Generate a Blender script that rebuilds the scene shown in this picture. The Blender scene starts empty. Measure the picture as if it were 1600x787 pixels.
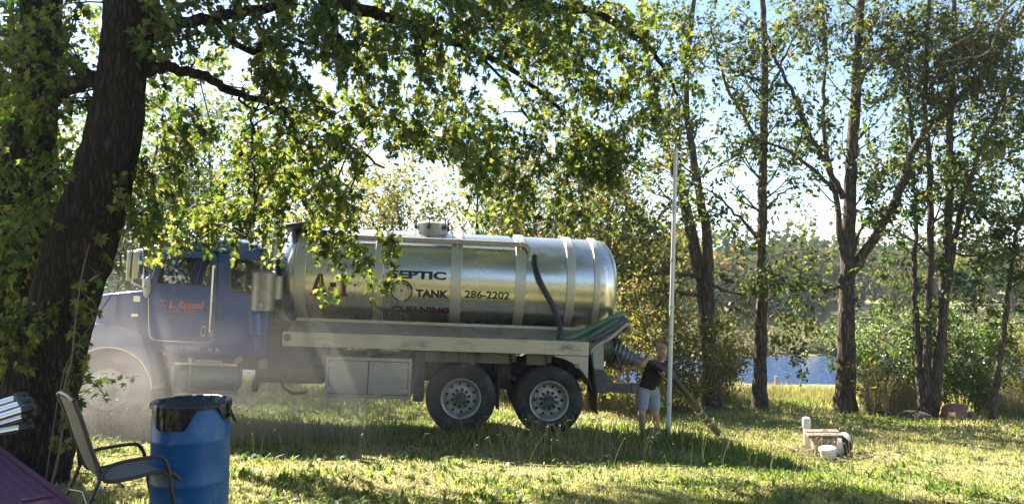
import bpy, bmesh, math, random
import numpy as np
from mathutils import Vector, Matrix, Quaternion
from mathutils.geometry import tessellate_polygon

# ------------------------------------------------------------------ camera, sky, sun, exposure
SC = bpy.context.scene
COL = SC.collection
F_PX, CX, CY = 1155.0, 800.0, 393.5
PITCH = math.atan(56.5 / F_PX)
cam_d = bpy.data.cameras.new('camera')
cam_d.sensor_width = 36.0
cam_d.lens = 36.0 * F_PX / 1600.0
cam_d.clip_start, cam_d.clip_end = 0.05, 3000.0
cam = bpy.data.objects.new('camera', cam_d)
cam.location = (0, 0, 1.7)
cam.rotation_euler = (math.pi / 2 + PITCH, 0, 0)
COL.objects.link(cam)
SC.camera = cam

SUN_EL, SUN_AZ = math.radians(39.0), math.radians(-37.0)      # azimuth from +Y towards +X
TO_SUN = Vector((math.sin(SUN_AZ) * math.cos(SUN_EL), math.cos(SUN_AZ) * math.cos(SUN_EL), math.sin(SUN_EL)))
W = bpy.data.worlds.new('World')
SC.world = W
W.use_nodes = True
wn = W.node_tree
wn.nodes.clear()
w_out = wn.nodes.new('ShaderNodeOutputWorld')
w_bg = wn.nodes.new('ShaderNodeBackground')
w_sky = wn.nodes.new('ShaderNodeTexSky')
w_sky.sky_type = 'NISHITA'
w_sky.sun_disc = False
w_sky.sun_elevation = SUN_EL
w_sky.sun_rotation = SUN_AZ
w_sky.air_density, w_sky.dust_density, w_sky.ozone_density = 1.0, .3, 2.0
w_bg.inputs['Strength'].default_value = 0.052
wn.links.new(w_sky.outputs[0], w_bg.inputs['Color'])
wn.links.new(w_bg.outputs[0], w_out.inputs['Surface'])

sun_d = bpy.data.lights.new('sun', 'SUN')
sun_d.energy = 5.0
sun_d.angle = math.radians(0.53)
sun_d.color = (1.0, 0.93, 0.82)
sun = bpy.data.objects.new('sun', sun_d)
sun.rotation_euler = (-TO_SUN).to_track_quat('-Z', 'Y').to_euler()
sun.location = (-20, 20, 25)
COL.objects.link(sun)

SC.view_settings.view_transform = 'Standard'
SC.view_settings.look = 'None'
SC.view_settings.exposure = 2.4
SC.view_settings.gamma = 1.0
SC.view_settings.use_curve_mapping = False
SC.render.engine = 'CYCLES'
SC.cycles.use_denoising = True
SC.cycles.max_bounces = 8
SC.cycles.diffuse_bounces = 4
SC.cycles.transparent_max_bounces = 12
SC.cycles.volume_bounces = 1
SC.cycles.caustics_reflective = False
SC.cycles.caustics_refractive = False

# ------------------------------------------------------------------ helpers
def ray(px, py):
    u, v = (px - CX) / F_PX, (CY - py) / F_PX
    return Vector((u, math.cos(PITCH) - v * math.sin(PITCH), math.sin(PITCH) + v * math.cos(PITCH)))

def P(px, py, d):
    """world point seen at photo pixel (px, py), d metres ahead of the camera"""
    r = ray(px, py)
    return Vector((0, 0, 1.7)) + r * (d / r.y)

def to_px(V):
    """project (n,3) points to photo pixels"""
    V = np.asarray(V, float) - np.array([0, 0, 1.7])
    ca, sa = math.cos(PITCH), math.sin(PITCH)
    z = V[:, 1] * ca + V[:, 2] * sa
    y = -V[:, 1] * sa + V[:, 2] * ca
    z = np.where(np.abs(z) < 1e-4, 1e-4, z)
    return CX + F_PX * V[:, 0] / z, CY - F_PX * y / z, z

def sstep(a, b, x):
    t = np.clip((x - a) / (b - a), 0, 1)
    return t * t * (3 - 2 * t)

GY = np.array([-60, -20, 0, 5.5, 22, 26, 30, 33, 37, 41, 55, 59.2, 60.5, 66, 90, 130, 200, 400, 900], float)
GZ = np.array([1.4, 1.0, .42, -.02, -1.34, -1.68, -2.0, -2.7, -3.9, -4.7, -4.7, -4.3, -3.55, -3.2, -2.6, 0.5, 4, 7, 9], float)
def G(x, y):
    x = np.asarray(x, float); y = np.asarray(y, float)
    xc = 13 * np.tanh(x / 13)
    w = 1 - sstep(20, 36, y)
    b = .03 * np.sin(x * .9 + 1) * np.sin(y * .7) + .02 * np.sin(x * 2.3 - y * 1.7)
    b = b * (1 - sstep(30, 40, y)) * sstep(4.5, 7, y)
    far = sstep(58, 75, y) * (.5 * np.sin(x * .09 + 2) + .35 * np.sin(x * .23 + y * .1))
    b = b + .17 * np.exp(-((x - 2.35) / .75) ** 2 - ((y - 11.25) / .33) ** 2)
    return np.interp(y, GY, GZ) - .042 * (xc + 2.3) * w + b + far

def g(x, y):
    return float(G(x, y))

def gp(px, d, dz=0.0):
    """ground point under photo column px at depth d"""
    x = (px - CX) / F_PX * d
    return Vector((x, d, g(x, d) + dz))

def tag(o, label=None, cat=None, group=None, kind=None):
    if label: o['label'] = label
    if cat: o['category'] = cat
    if group: o['group'] = group
    if kind: o['kind'] = kind
    return o

def empty(name, loc=(0, 0, 0), rot=None):
    o = bpy.data.objects.new(name, None)
    o.empty_display_size = .1
    o.location = loc
    if rot: o.rotation_euler = rot
    COL.objects.link(o)
    return o

def link(name, me, mat=None, parent=None):
    if mat is not None:
        me.materials.append(mat)
    o = bpy.data.objects.new(name, me)
    COL.objects.link(o)
    if parent is not None:
        o.parent = parent
    return o

def np_mesh(name, V, Fs, mat=None, parent=None, smooth=False):
    V = np.ascontiguousarray(V, np.float32); Fs = np.ascontiguousarray(Fs, np.int32)
    me = bpy.data.meshes.new(name)
    me.vertices.add(len(V)); me.vertices.foreach_set('co', V.ravel())
    me.loops.add(Fs.size); me.loops.foreach_set('vertex_index', Fs.ravel())
    me.polygons.add(len(Fs))
    me.polygons.foreach_set('loop_start', np.arange(len(Fs), dtype=np.int32) * Fs.shape[1])
    if smooth:
        me.polygons.foreach_set('use_smooth', np.ones(len(Fs), bool))
    me.update(calc_edges=True)
    return link(name, me, mat, parent)

def catmull(pts, n=6):
    pts = [Vector(p) for p in pts]
    if len(pts) < 3: 
        return [pts[0].lerp(pts[-1], i / n) for i in range(n + 1)]
    q = [pts[0] * 2 - pts[1]] + pts + [pts[-1] * 2 - pts[-2]]
    out = []
    for i in range(1, len(q) - 2):
        p0, p1, p2, p3 = q[i - 1:i + 3]
        for k in range(n):
            t = k / n
            out.append(.5 * ((2 * p1) + (p2 - p0) * t + (2 * p0 - 5 * p1 + 4 * p2 - p3) * t * t + (3 * p1 - p0 - 3 * p2 + p3) * t ** 3))
    out.append(pts[-1].copy())
    return out

class MB:
    """collects shapes and links them as one mesh object"""
    def __init__(s, M=None):
        s.v, s.f, s.M, s.cuts = [], [], M, []
    def add(s, V, Fs):
        b = len(s.v); s.cuts.append((b, len(s.f)))
        for p in V:
            p = Vector(p)
            s.v.append(tuple(s.M @ p) if s.M is not None else tuple(p))
        s.f += [tuple(i + b for i in f) for f in Fs]
        return s
    def box(s, x0, x1, y0, y1, z0, z1):
        V = [(x, y, z) for x in (x0, x1) for y in (y0, y1) for z in (z0, z1)]
        return s.add(V, [(0, 1, 3, 2), (4, 6, 7, 5), (0, 4, 5, 1), (2, 3, 7, 6), (0, 2, 6, 4), (1, 5, 7, 3)])
    def lathe(s, prof, o, ax, n=24, cap0=True, cap1=True, up=None, closed=False):
        """prof: (radius, distance along ax)"""
        o, ax = Vector(o), Vector(ax).normalized()
        a = Vector(up) if up else ax.orthogonal()
        a = (a - ax * a.dot(ax)).normalized(); b = ax.cross(a)
        V, Fs = [], []
        for r, h in prof:
            for k in range(n):
                t = 2 * math.pi * k / n
                V.append(o + ax * h + (a * math.cos(t) + b * math.sin(t)) * r)
        m = len(prof)
        for i in range(m if closed else m - 1):
            j = (i + 1) % m
            for k in range(n):
                l = (k + 1) % n
                Fs.append((i * n + k, i * n + l, j * n + l, j * n + k))
        if not closed:
            if cap0: Fs.append(tuple(range(n - 1, -1, -1)))
            if cap1: Fs.append(tuple((m - 1) * n + k for k in range(n)))
        return s.add(V, Fs)
    def cyl(s, p0, p1, r0, r1=None, n=16):
        p0, p1 = Vector(p0), Vector(p1)
        return s.lathe([(r0, 0), (r0 if r1 is None else r1, (p1 - p0).length)], p0, p1 - p0, n)
    def tube(s, pts, r, n=10, cap=True):
        pts = [Vector(p) for p in pts]
        m = len(pts)
        R = r if hasattr(r, '__len__') else [r] * m
        V, Fs = [], []
        t = (pts[1] - pts[0]).normalized(); a = t.orthogonal().normalized()
        for i, p in enumerate(pts):
            t2 = (pts[min(i + 1, m - 1)] - pts[max(i - 1, 0)])
            t2 = t2.normalized() if t2.length > 1e-9 else t
            a = (a - t2 * a.dot(t2)).normalized(); b = t2.cross(a); t = t2
            for k in range(n):
                q = 2 * math.pi * k / n
                V.append(p + (a * math.cos(q) + b * math.sin(q)) * R[i])
        for i in range(m - 1):
            for k in range(n):
                l = (k + 1) % n
                Fs.append((i * n + k, i * n + l, (i + 1) * n + l, (i + 1) * n + k))
        if cap:
            Fs += [tuple(range(n - 1, -1, -1)), tuple((m - 1) * n + k for k in range(n))]
        return s.add(V, Fs)
    def prism(s, poly, y0, y1, holes=(), fn=None):
        """polygon in (x, z) given thickness along y; holes allowed"""
        fn = fn or (lambda x, y, z: (x, y, z))
        loops = [list(poly)] + [list(h) for h in holes]
        pts = [p for l in loops for p in l]
        tris = tessellate_polygon([[Vector((p[0], p[1], 0)) for p in l] for l in loops])
        n = len(pts)
        V = [fn(p[0], y0, p[1]) for p in pts] + [fn(p[0], y1, p[1]) for p in pts]
        Fs = []
        if len(loops) == 1:
            Fs += [tuple(range(n)), tuple(range(2 * n - 1, n - 1, -1))]
        else:
            Fs += [tuple(t) for t in tris] + [tuple(i + n for i in reversed(t)) for t in tris]
        b = 0
        for l in loops:
            m = len(l)
            for k in range(m):
                j = (k + 1) % m
                Fs.append((b + k, b + j, b + j + n, b + k + n))
            b += m
        return s.add(V, Fs)
    def sphere(s, c, r, nu=16, nv=10, M=None):
        r = r if hasattr(r, '__len__') else (r, r, r)
        c = Vector(c); V = []; Fs = []
        for i in range(nv + 1):
            th = math.pi * i / nv
            for k in range(nu):
                ph = 2 * math.pi * k / nu
                p = Vector((r[0] * math.sin(th) * math.cos(ph), r[1] * math.sin(th) * math.sin(ph), r[2] * math.cos(th)))
                V.append(c + (M @ p if M is not None else p))
        for i in range(nv):
            for k in range(nu):
                l = (k + 1) % nu
                Fs.append((i * nu + k, (i + 1) * nu + k, (i + 1) * nu + l, i * nu + l))
        return s.add(V, Fs)
    def mesh(s, name, weld=True, angle=35):
        me = bpy.data.meshes.new(name)
        me.from_pydata(s.v, [], s.f)
        bm = bmesh.new(); bm.from_mesh(me)
        if weld: bmesh.ops.remove_doubles(bm, verts=bm.verts, dist=1e-5)
        bmesh.ops.dissolve_degenerate(bm, edges=bm.edges, dist=1e-6)
        bmesh.ops.recalc_face_normals(bm, faces=bm.faces)
        bm.to_mesh(me); bm.free()
        if angle:
            for p in me.polygons: p.use_smooth = True
            me.set_sharp_from_angle(angle=math.radians(angle))
        return me
    def each(s, name, mat, parent=None, angle=35, bevel=0):
        """one object per shape added"""
        out, cuts = [], s.cuts + [(len(s.v), len(s.f))]
        for (v0, f0), (v1, f1) in zip(cuts, cuts[1:]):
            b = MB(); b.v = s.v[v0:v1]; b.f = [tuple(i - v0 for i in f) for f in s.f[f0:f1]]
            out.append(b.build(name, mat, parent, angle, bevel))
        return out
    def build(s, name, mat, parent=None, angle=35, bevel=0, label=None):
        o = link(name, s.mesh(name, angle=angle), mat, parent)
        if bevel:
            b = o.modifiers.new('bevel', 'BEVEL')
            b.width, b.segments, b.limit_method, b.angle_limit = bevel, 2, 'ANGLE', math.radians(40)
            b.harden_normals = False
        if label: o['label'] = label
        return o

def rrect(x0, x1, z0, z1, r, n=5):
    out = []
    rs = r if hasattr(r, '__len__') else (r,) * 4
    for (cx, cz, a0, rr) in ((x1 - rs[0], z1 - rs[0], 0, rs[0]), (x0 + rs[1], z1 - rs[1], 90, rs[1]), (x0 + rs[2], z0 + rs[2], 180, rs[2]), (x1 - rs[3], z0 + rs[3], 270, rs[3])):
        for k in range(n + 1):
            t = math.radians(a0 + 90 * k / n)
            out.append((cx + rr * math.cos(t), cz + rr * math.sin(t)))
    return out

# ------------------------------------------------------------------ materials
def nmat(name):
    m = bpy.data.materials.new(name); m.use_nodes = True
    nt = m.node_tree; nt.nodes.clear()
    return m, nt, nt.nodes.new, nt.links.new

def pbr(name, col, rough=.5, metal=0, var=.18, vscale=5, bump=0, bscale=60, dirt=None, damt=.45, dscale=3, spec=.5, stretch=(1, 1, 1), coat=0, aniso=0, rvar=.1):
    m, nt, N, L = nmat(name)
    out = N('ShaderNodeOutputMaterial'); b = N('ShaderNodeBsdfPrincipled')
    tc = N('ShaderNodeTexCoord'); mp = N('ShaderNodeMapping'); mp.inputs['Scale'].default_value = stretch
    L(tc.outputs['Object'], mp.inputs[0])
    n1 = N('ShaderNodeTexNoise'); n1.inputs['Scale'].default_value = vscale; n1.inputs['Detail'].default_value = 7; n1.inputs['Roughness'].default_value = .62
    L(mp.outputs[0], n1.inputs['Vector'])
    r = N('ShaderNodeValToRGB')
    r.color_ramp.elements[0].position, r.color_ramp.elements[1].position = .3, .72
    r.color_ramp.elements[0].color = (*[c * (1 - var) for c in col], 1)
    r.color_ramp.elements[1].color = (*[min(1, c * (1 + var)) for c in col], 1)
    L(n1.outputs[0], r.inputs[0])
    last = r.outputs[0]
    rr = N('ShaderNodeMapRange'); rr.inputs[3].default_value = max(0, rough - rvar); rr.inputs[4].default_value = min(1, rough + rvar)
    L(n1.outputs[0], rr.inputs[0]); rlast = rr.outputs[0]
    if dirt:
        n2 = N('ShaderNodeTexNoise'); n2.inputs['Scale'].default_value = dscale; n2.inputs['Detail'].default_value = 9; n2.inputs['Roughness'].default_value = .7
        L(mp.outputs[0], n2.inputs['Vector'])
        d = N('ShaderNodeValToRGB'); d.color_ramp.elements[0].position, d.color_ramp.elements[1].position = .62 - damt * .4, .78 - damt * .3
        L(n2.outputs[0], d.inputs[0])
        mx = N('ShaderNodeMixRGB'); mx.inputs[2].default_value = (*dirt, 1)
        L(d.outputs[0], mx.inputs[0]); L(last, mx.inputs[1]); last = mx.outputs[0]
        if metal:
            mm = N('ShaderNodeMapRange'); mm.inputs[3].default_value = metal; mm.inputs[4].default_value = metal * .25
            L(d.outputs[0], mm.inputs[0]); L(mm.outputs[0], b.inputs['Metallic'])
    L(last, b.inputs['Base Color']); L(rlast, b.inputs['Roughness'])
    if not (dirt and metal): b.inputs['Metallic'].default_value = metal
    b.inputs['Specular IOR Level'].default_value = spec
    if coat:
        b.inputs['Coat Weight'].default_value = coat; b.inputs['Coat Roughness'].default_value = .12
    if aniso: b.inputs['Anisotropic'].default_value = aniso
    if bump:
        n3 = N('ShaderNodeTexNoise'); n3.inputs['Scale'].default_value = bscale; n3.inputs['Detail'].default_value = 5
        L(mp.outputs[0], n3.inputs['Vector'])
        bp = N('ShaderNodeBump'); bp.inputs['Strength'].default_value = min(1, bump); bp.inputs['Distance'].default_value = .02
        L(n3.outputs[0], bp.inputs['Height']); L(bp.outputs[0], b.inputs['Normal'])
    L(b.outputs[0], out.inputs[0])
    return m

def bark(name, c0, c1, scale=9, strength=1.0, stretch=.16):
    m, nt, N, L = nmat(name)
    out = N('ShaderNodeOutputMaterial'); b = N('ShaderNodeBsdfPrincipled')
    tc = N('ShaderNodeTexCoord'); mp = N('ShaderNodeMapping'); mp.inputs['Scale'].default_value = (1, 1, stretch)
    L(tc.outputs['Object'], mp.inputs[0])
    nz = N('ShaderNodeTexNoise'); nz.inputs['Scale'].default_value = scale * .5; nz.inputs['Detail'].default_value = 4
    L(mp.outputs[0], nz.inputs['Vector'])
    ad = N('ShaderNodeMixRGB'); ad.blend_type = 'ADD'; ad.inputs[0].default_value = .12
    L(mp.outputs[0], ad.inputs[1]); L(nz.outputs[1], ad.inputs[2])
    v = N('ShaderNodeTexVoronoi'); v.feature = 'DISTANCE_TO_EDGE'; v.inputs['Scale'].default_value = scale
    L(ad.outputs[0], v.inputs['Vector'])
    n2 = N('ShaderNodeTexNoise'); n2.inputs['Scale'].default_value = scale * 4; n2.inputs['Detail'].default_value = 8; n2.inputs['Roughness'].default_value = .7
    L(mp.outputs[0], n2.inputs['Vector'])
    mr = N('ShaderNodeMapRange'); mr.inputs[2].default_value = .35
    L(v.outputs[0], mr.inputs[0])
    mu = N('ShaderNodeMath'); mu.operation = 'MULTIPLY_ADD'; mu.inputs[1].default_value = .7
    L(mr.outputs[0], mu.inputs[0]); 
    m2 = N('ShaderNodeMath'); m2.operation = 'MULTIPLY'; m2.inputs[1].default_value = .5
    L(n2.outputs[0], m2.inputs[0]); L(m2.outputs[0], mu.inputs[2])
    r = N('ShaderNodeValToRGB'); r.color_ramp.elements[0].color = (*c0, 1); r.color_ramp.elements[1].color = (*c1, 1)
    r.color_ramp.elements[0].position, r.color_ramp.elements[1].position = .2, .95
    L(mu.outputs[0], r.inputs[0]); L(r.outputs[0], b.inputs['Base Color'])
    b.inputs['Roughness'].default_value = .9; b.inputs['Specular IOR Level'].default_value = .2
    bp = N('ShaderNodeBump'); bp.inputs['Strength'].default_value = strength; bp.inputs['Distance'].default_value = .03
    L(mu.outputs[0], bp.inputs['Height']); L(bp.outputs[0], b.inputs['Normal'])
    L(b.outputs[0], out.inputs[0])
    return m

def leafmat(name, cols, tcols, tw=.5, rough=.5, spec=.2):
    """cols/tcols: (position, colour) stops picked per leaf; reflection and transmission"""
    m, nt, N, L = nmat(name)
    out = N('ShaderNodeOutputMaterial')
    ge = N('ShaderNodeNewGeometry'); oi = N('ShaderNodeObjectInfo')
    ad = N('ShaderNodeMath'); ad.operation = 'ADD'; L(ge.outputs['Random Per Island'], ad.inputs[0]); L(oi.outputs['Random'], ad.inputs[1])
    fr = N('ShaderNodeMath'); fr.operation = 'FRACT'; L(ad.outputs[0], fr.inputs[0])
    def ramp(st):
        r = N('ShaderNodeValToRGB'); e = r.color_ramp.elements
        while len(e) < len(st): e.new(.5)
        for k, (p, c) in enumerate(st): e[k].position = p; e[k].color = (*c, 1)
        L(fr.outputs[0], r.inputs[0]); return r.outputs[0]
    b = N('ShaderNodeBsdfPrincipled'); b.inputs['Roughness'].default_value = rough; b.inputs['Specular IOR Level'].default_value = spec
    L(ramp(cols), b.inputs['Base Color'])
    t = N('ShaderNodeBsdfTranslucent'); L(ramp(tcols), t.inputs['Color'])
    mx = N('ShaderNodeMixShader'); mx.inputs[0].default_value = tw
    L(b.outputs[0], mx.inputs[1]); L(t.outputs[0], mx.inputs[2]); L(mx.outputs[0], out.inputs[0])
    return m

def glassmat(name, tint=(.8, .86, .84), refl=.12):
    m, nt, N, L = nmat(name)
    out = N('ShaderNodeOutputMaterial')
    t = N('ShaderNodeBsdfTransparent'); t.inputs[0].default_value = (*tint, 1)
    gl = N('ShaderNodeBsdfGlossy'); gl.inputs['Roughness'].default_value = .02
    fr = N('ShaderNodeFresnel'); fr.inputs[0].default_value = 1.5
    ad = N('ShaderNodeMath'); ad.operation = 'ADD'; ad.inputs[1].default_value = refl
    L(fr.outputs[0], ad.inputs[0])
    mx = N('ShaderNodeMixShader'); L(ad.outputs[0], mx.inputs[0]); L(t.outputs[0], mx.inputs[1]); L(gl.outputs[0], mx.inputs[2])
    L(mx.outputs[0], out.inputs[0])
    return m
# ------------------------------------------------------------------ ground, lake, grass
def ground_material():
    m, nt, N, L = nmat('lawn_soil')
    out = N('ShaderNodeOutputMaterial'); b = N('ShaderNodeBsdfPrincipled')
    tc = N('ShaderNodeTexCoord')
    n1 = N('ShaderNodeTexNoise'); n1.inputs['Scale'].default_value = .55; n1.inputs['Detail'].default_value = 5
    n2 = N('ShaderNodeTexNoise'); n2.inputs['Scale'].default_value = 9; n2.inputs['Detail'].default_value = 8; n2.inputs['Roughness'].default_value = .75
    L(tc.outputs['Object'], n1.inputs['Vector']); L(tc.outputs['Object'], n2.inputs['Vector'])
    r1 = N('ShaderNodeValToRGB'); e = r1.color_ramp.elements
    e[0].position, e[0].color = .35, (.17, .17, .06, 1); e[1].position, e[1].color = .62, (.33, .28, .14, 1)
    r2 = N('ShaderNodeValToRGB'); e = r2.color_ramp.elements
    e[0].position, e[0].color = .35, (.09, .075, .04, 1); e[1].position, e[1].color = .7, (.32, .31, .12, 1)
    L(n1.outputs[0], r1.inputs[0]); L(n2.outputs[0], r2.inputs[0])
    mx = N('ShaderNodeMixRGB'); mx.inputs[0].default_value = .55
    L(r1.outputs[0], mx.inputs[1]); L(r2.outputs[0], mx.inputs[2]); L(mx.outputs[0], b.inputs['Base Color'])
    b.inputs['Roughness'].default_value = .95; b.inputs['Specular IOR Level'].default_value = .1
    bp = N('ShaderNodeBump'); bp.inputs['Strength'].default_value = .8; bp.inputs['Distance'].default_value = .04
    L(n2.outputs[0], bp.inputs['Height']); L(bp.outputs[0], b.inputs['Normal']); L(b.outputs[0], out.inputs[0])
    return m

def build_ground():
    def axis(segs):
        a = []
        for lo, hi, st in segs: a += list(np.arange(lo, hi, st))
        return np.array(a + [segs[-1][1]])
    xs = axis([(-900, -100, 80), (-100, -30, 7), (-30, -12, 1.5), (-12, 14, .3), (14, 30, 1.5), (30, 100, 7), (100, 900, 80)])
    ys = axis([(-900, -60, 84), (-60, -5, 5), (-5, 4, .7), (4, 24, .3), (24, 70, 1), (70, 150, 4), (150, 900, 75)])
    X, Y = np.meshgrid(xs, ys)
    Z = G(X, Y)
    V = np.stack([X, Y, Z], -1).reshape(-1, 3)
    nx = len(xs)
    i, j = np.meshgrid(np.arange(nx - 1), np.arange(len(ys) - 1))
    a = (j * nx + i).ravel()
    o = np_mesh('ground', V, np.stack([a, a + 1, a + nx + 1, a + nx], 1), ground_material(), smooth=True)
    tag(o, 'sloping lawn of patchy yellow green grass running down to the lake', None, None, 'structure')
    # lake
    m, nt, N, L = nmat('lake_water')
    out = N('ShaderNodeOutputMaterial'); b = N('ShaderNodeBsdfPrincipled')
    b.inputs['Base Color'].default_value = (.04, .085, .19, 1); b.inputs['Roughness'].default_value = .08; b.inputs['IOR'].default_value = 1.33
    tc = N('ShaderNodeTexCoord'); mp = N('ShaderNodeMapping'); mp.inputs['Scale'].default_value = (.7, 1.6, 1)
    n = N('ShaderNodeTexNoise'); n.inputs['Scale'].default_value = 2.2; n.inputs['Detail'].default_value = 5
    L(tc.outputs['Object'], mp.inputs[0]); L(mp.outputs[0], n.inputs['Vector'])
    bp = N('ShaderNodeBump'); bp.inputs['Strength'].default_value = 1.0; bp.inputs['Distance'].default_value = .5
    L(n.outputs[0], bp.inputs['Height']); L(bp.outputs[0], b.inputs['Normal']); L(b.outputs[0], out.inputs[0])
    w = MB().add([(-300, 31, -3.8), (300, 31, -3.8), (300, 68, -3.8), (-300, 68, -3.8)], [(0, 1, 2, 3)]).build('lake', m)
    tag(w, 'rippled blue lake beyond the trees', None, None, 'structure')
build_ground()

rng = np.random.default_rng(7)
def vnoise(x, y, s, seed=0):
    """smooth value noise 0..1"""
    r = np.random.default_rng(seed); T = r.random((64, 64))
    x = x / s + 1000; y = y / s + 1000
    xi, yi = np.floor(x).astype(int), np.floor(y).astype(int); fx, fy = x - xi, y - yi
    fx, fy = fx * fx * (3 - 2 * fx), fy * fy * (3 - 2 * fy)
    a, b_, c, d = T[xi % 64, yi % 64], T[(xi + 1) % 64, yi % 64], T[xi % 64, (yi + 1) % 64], T[(xi + 1) % 64, (yi + 1) % 64]
    return (a * (1 - fx) + b_ * fx) * (1 - fy) + (c * (1 - fx) + d * fx) * fy

def blades(name, x, y, h, wd, mat, lean=.5, label=None):
    n = len(x); z = G(x, y) - .01
    az = rng.random(n) * 6.283; fx, fy = np.cos(az), np.sin(az)
    ln = lean * (.3 + rng.random(n)) * h
    sx, sy = -fy * wd, fx * wd
    B = np.stack([x, y, z], 1); S = np.stack([sx, sy, 0 * sx], 1); D = np.stack([fx * ln, fy * ln, 0 * ln], 1)
    U = np.stack([0 * h, 0 * h, h], 1)
    k = .55
    V = np.stack([B - S, B + S, B + D * .3 + U * k + S * .7, B + D * .3 + U * k - S * .7, B + D + U * np.clip(1 - .25 * (ln / h)[:, None], .5, 1)], 1).reshape(-1, 3)
    q = np.arange(n) * 5
    Fs = np.concatenate([np.stack([q, q + 1, q + 2], 1), np.stack([q, q + 2, q + 3], 1), np.stack([q + 3, q + 2, q + 4], 1)])
    o = np_mesh(name, V, Fs, mat)
    return tag(o, label, None, None, 'stuff')

def frustum_pts(n, d0, d1, pw, margin=60):
    """random ground points inside the view, denser near the camera"""
    t = rng.random(n); d = (d0 ** pw + t * (d1 ** pw - d0 ** pw)) ** (1 / pw)
    px = rng.uniform(-margin, 1600 + margin, n)
    return (px - CX) / F_PX * d, d

GRASS = leafmat('grass_blade', [(0, (.10, .12, .03)), (.3, (.19, .20, .055)), (.6, (.31, .285, .11)), (.85, (.44, .38, .2)), (1, (.58, .52, .34))],
                [(0, (.18, .24, .03)), (.3, (.34, .37, .06)), (.6, (.52, .48, .14)), (.85, (.6, .52, .24)), (1, (.65, .56, .34))], tw=.55)
DRY = leafmat('dry_stem', [(0, (.30, .26, .13)), (1, (.5, .43, .26))], [(0, (.35, .3, .14)), (1, (.5, .45, .25))], tw=.4)

x, d = frustum_pts(165000, 5.4, 27, -.35)
xe, de = frustum_pts(40000, 5.0, 26, .6, 700)
x, d = np.concatenate([x, xe]), np.concatenate([d, de])
dn = vnoise(x, d, .5, 3) * .6 + vnoise(x, d, 1.7, 4) * .6
keep = rng.random(len(x)) < np.clip(dn * 1.5 - .05, .3, 1)
x, d = x[keep], d[keep]
# taller, unmown strip under and beside the truck
tall = 2.3 * np.exp(-((d - 11.0) / .7) ** 2) * sstep(4.8, 2.5, x) * (.5 + vnoise(x, d, .6, 9))
h = (.026 + .045 * rng.random(len(x)) ** 1.6) * (.7 + .7 * vnoise(x, d, 1.1, 5)) + .13 * tall * rng.random(len(x)) + .012 * np.clip(d - 9, 0, 12) * rng.random(len(x))
gk = vnoise(x, d, 2.2, 17) * .7 + vnoise(x, d, .7, 18) * .45 + .25 * rng.random(len(x)) > .74
wb = .0028 + .00042 * d + .002 * rng.random(len(x))
blades('grass', x[~gk], d[~gk], h[~gk], wb[~gk], GRASS, .7, 'short dry yellowish lawn grass in front of the truck')
GREENG = leafmat('green_blade', [(0, (.06, .10, .02)), (.5, (.11, .16, .035)), (1, (.19, .22, .06))], [(0, (.14, .24, .02)), (.5, (.26, .37, .04)), (1, (.42, .46, .09))], tw=.55)
blades('grass', x[gk], d[gk], h[gk] * 1.1, wb[gk], GREENG, .7, 'greener patches of lawn grass')

# broad-leaved ground plants, small rosettes
x, d = frustum_pts(2600, 5.6, 16, -.2)
k = vnoise(x, d, .8, 21) > .5
x, d = x[k], d[k]
blades('ground_cover', np.repeat(x, 5) + rng.normal(0, .03, 5 * len(x)), np.repeat(d, 5) + rng.normal(0, .03, 5 * len(x)),
       (.05 + .07 * rng.random(5 * len(x))), .011 + .009 * rng.random(5 * len(x)),
       leafmat('weed_leaf', [(0, (.06, .11, .02)), (1, (.12, .17, .04))], [(0, (.16, .28, .03)), (1, (.3, .38, .05))], tw=.5), 1.3, 'small broad green weeds growing between the grass')

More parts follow.
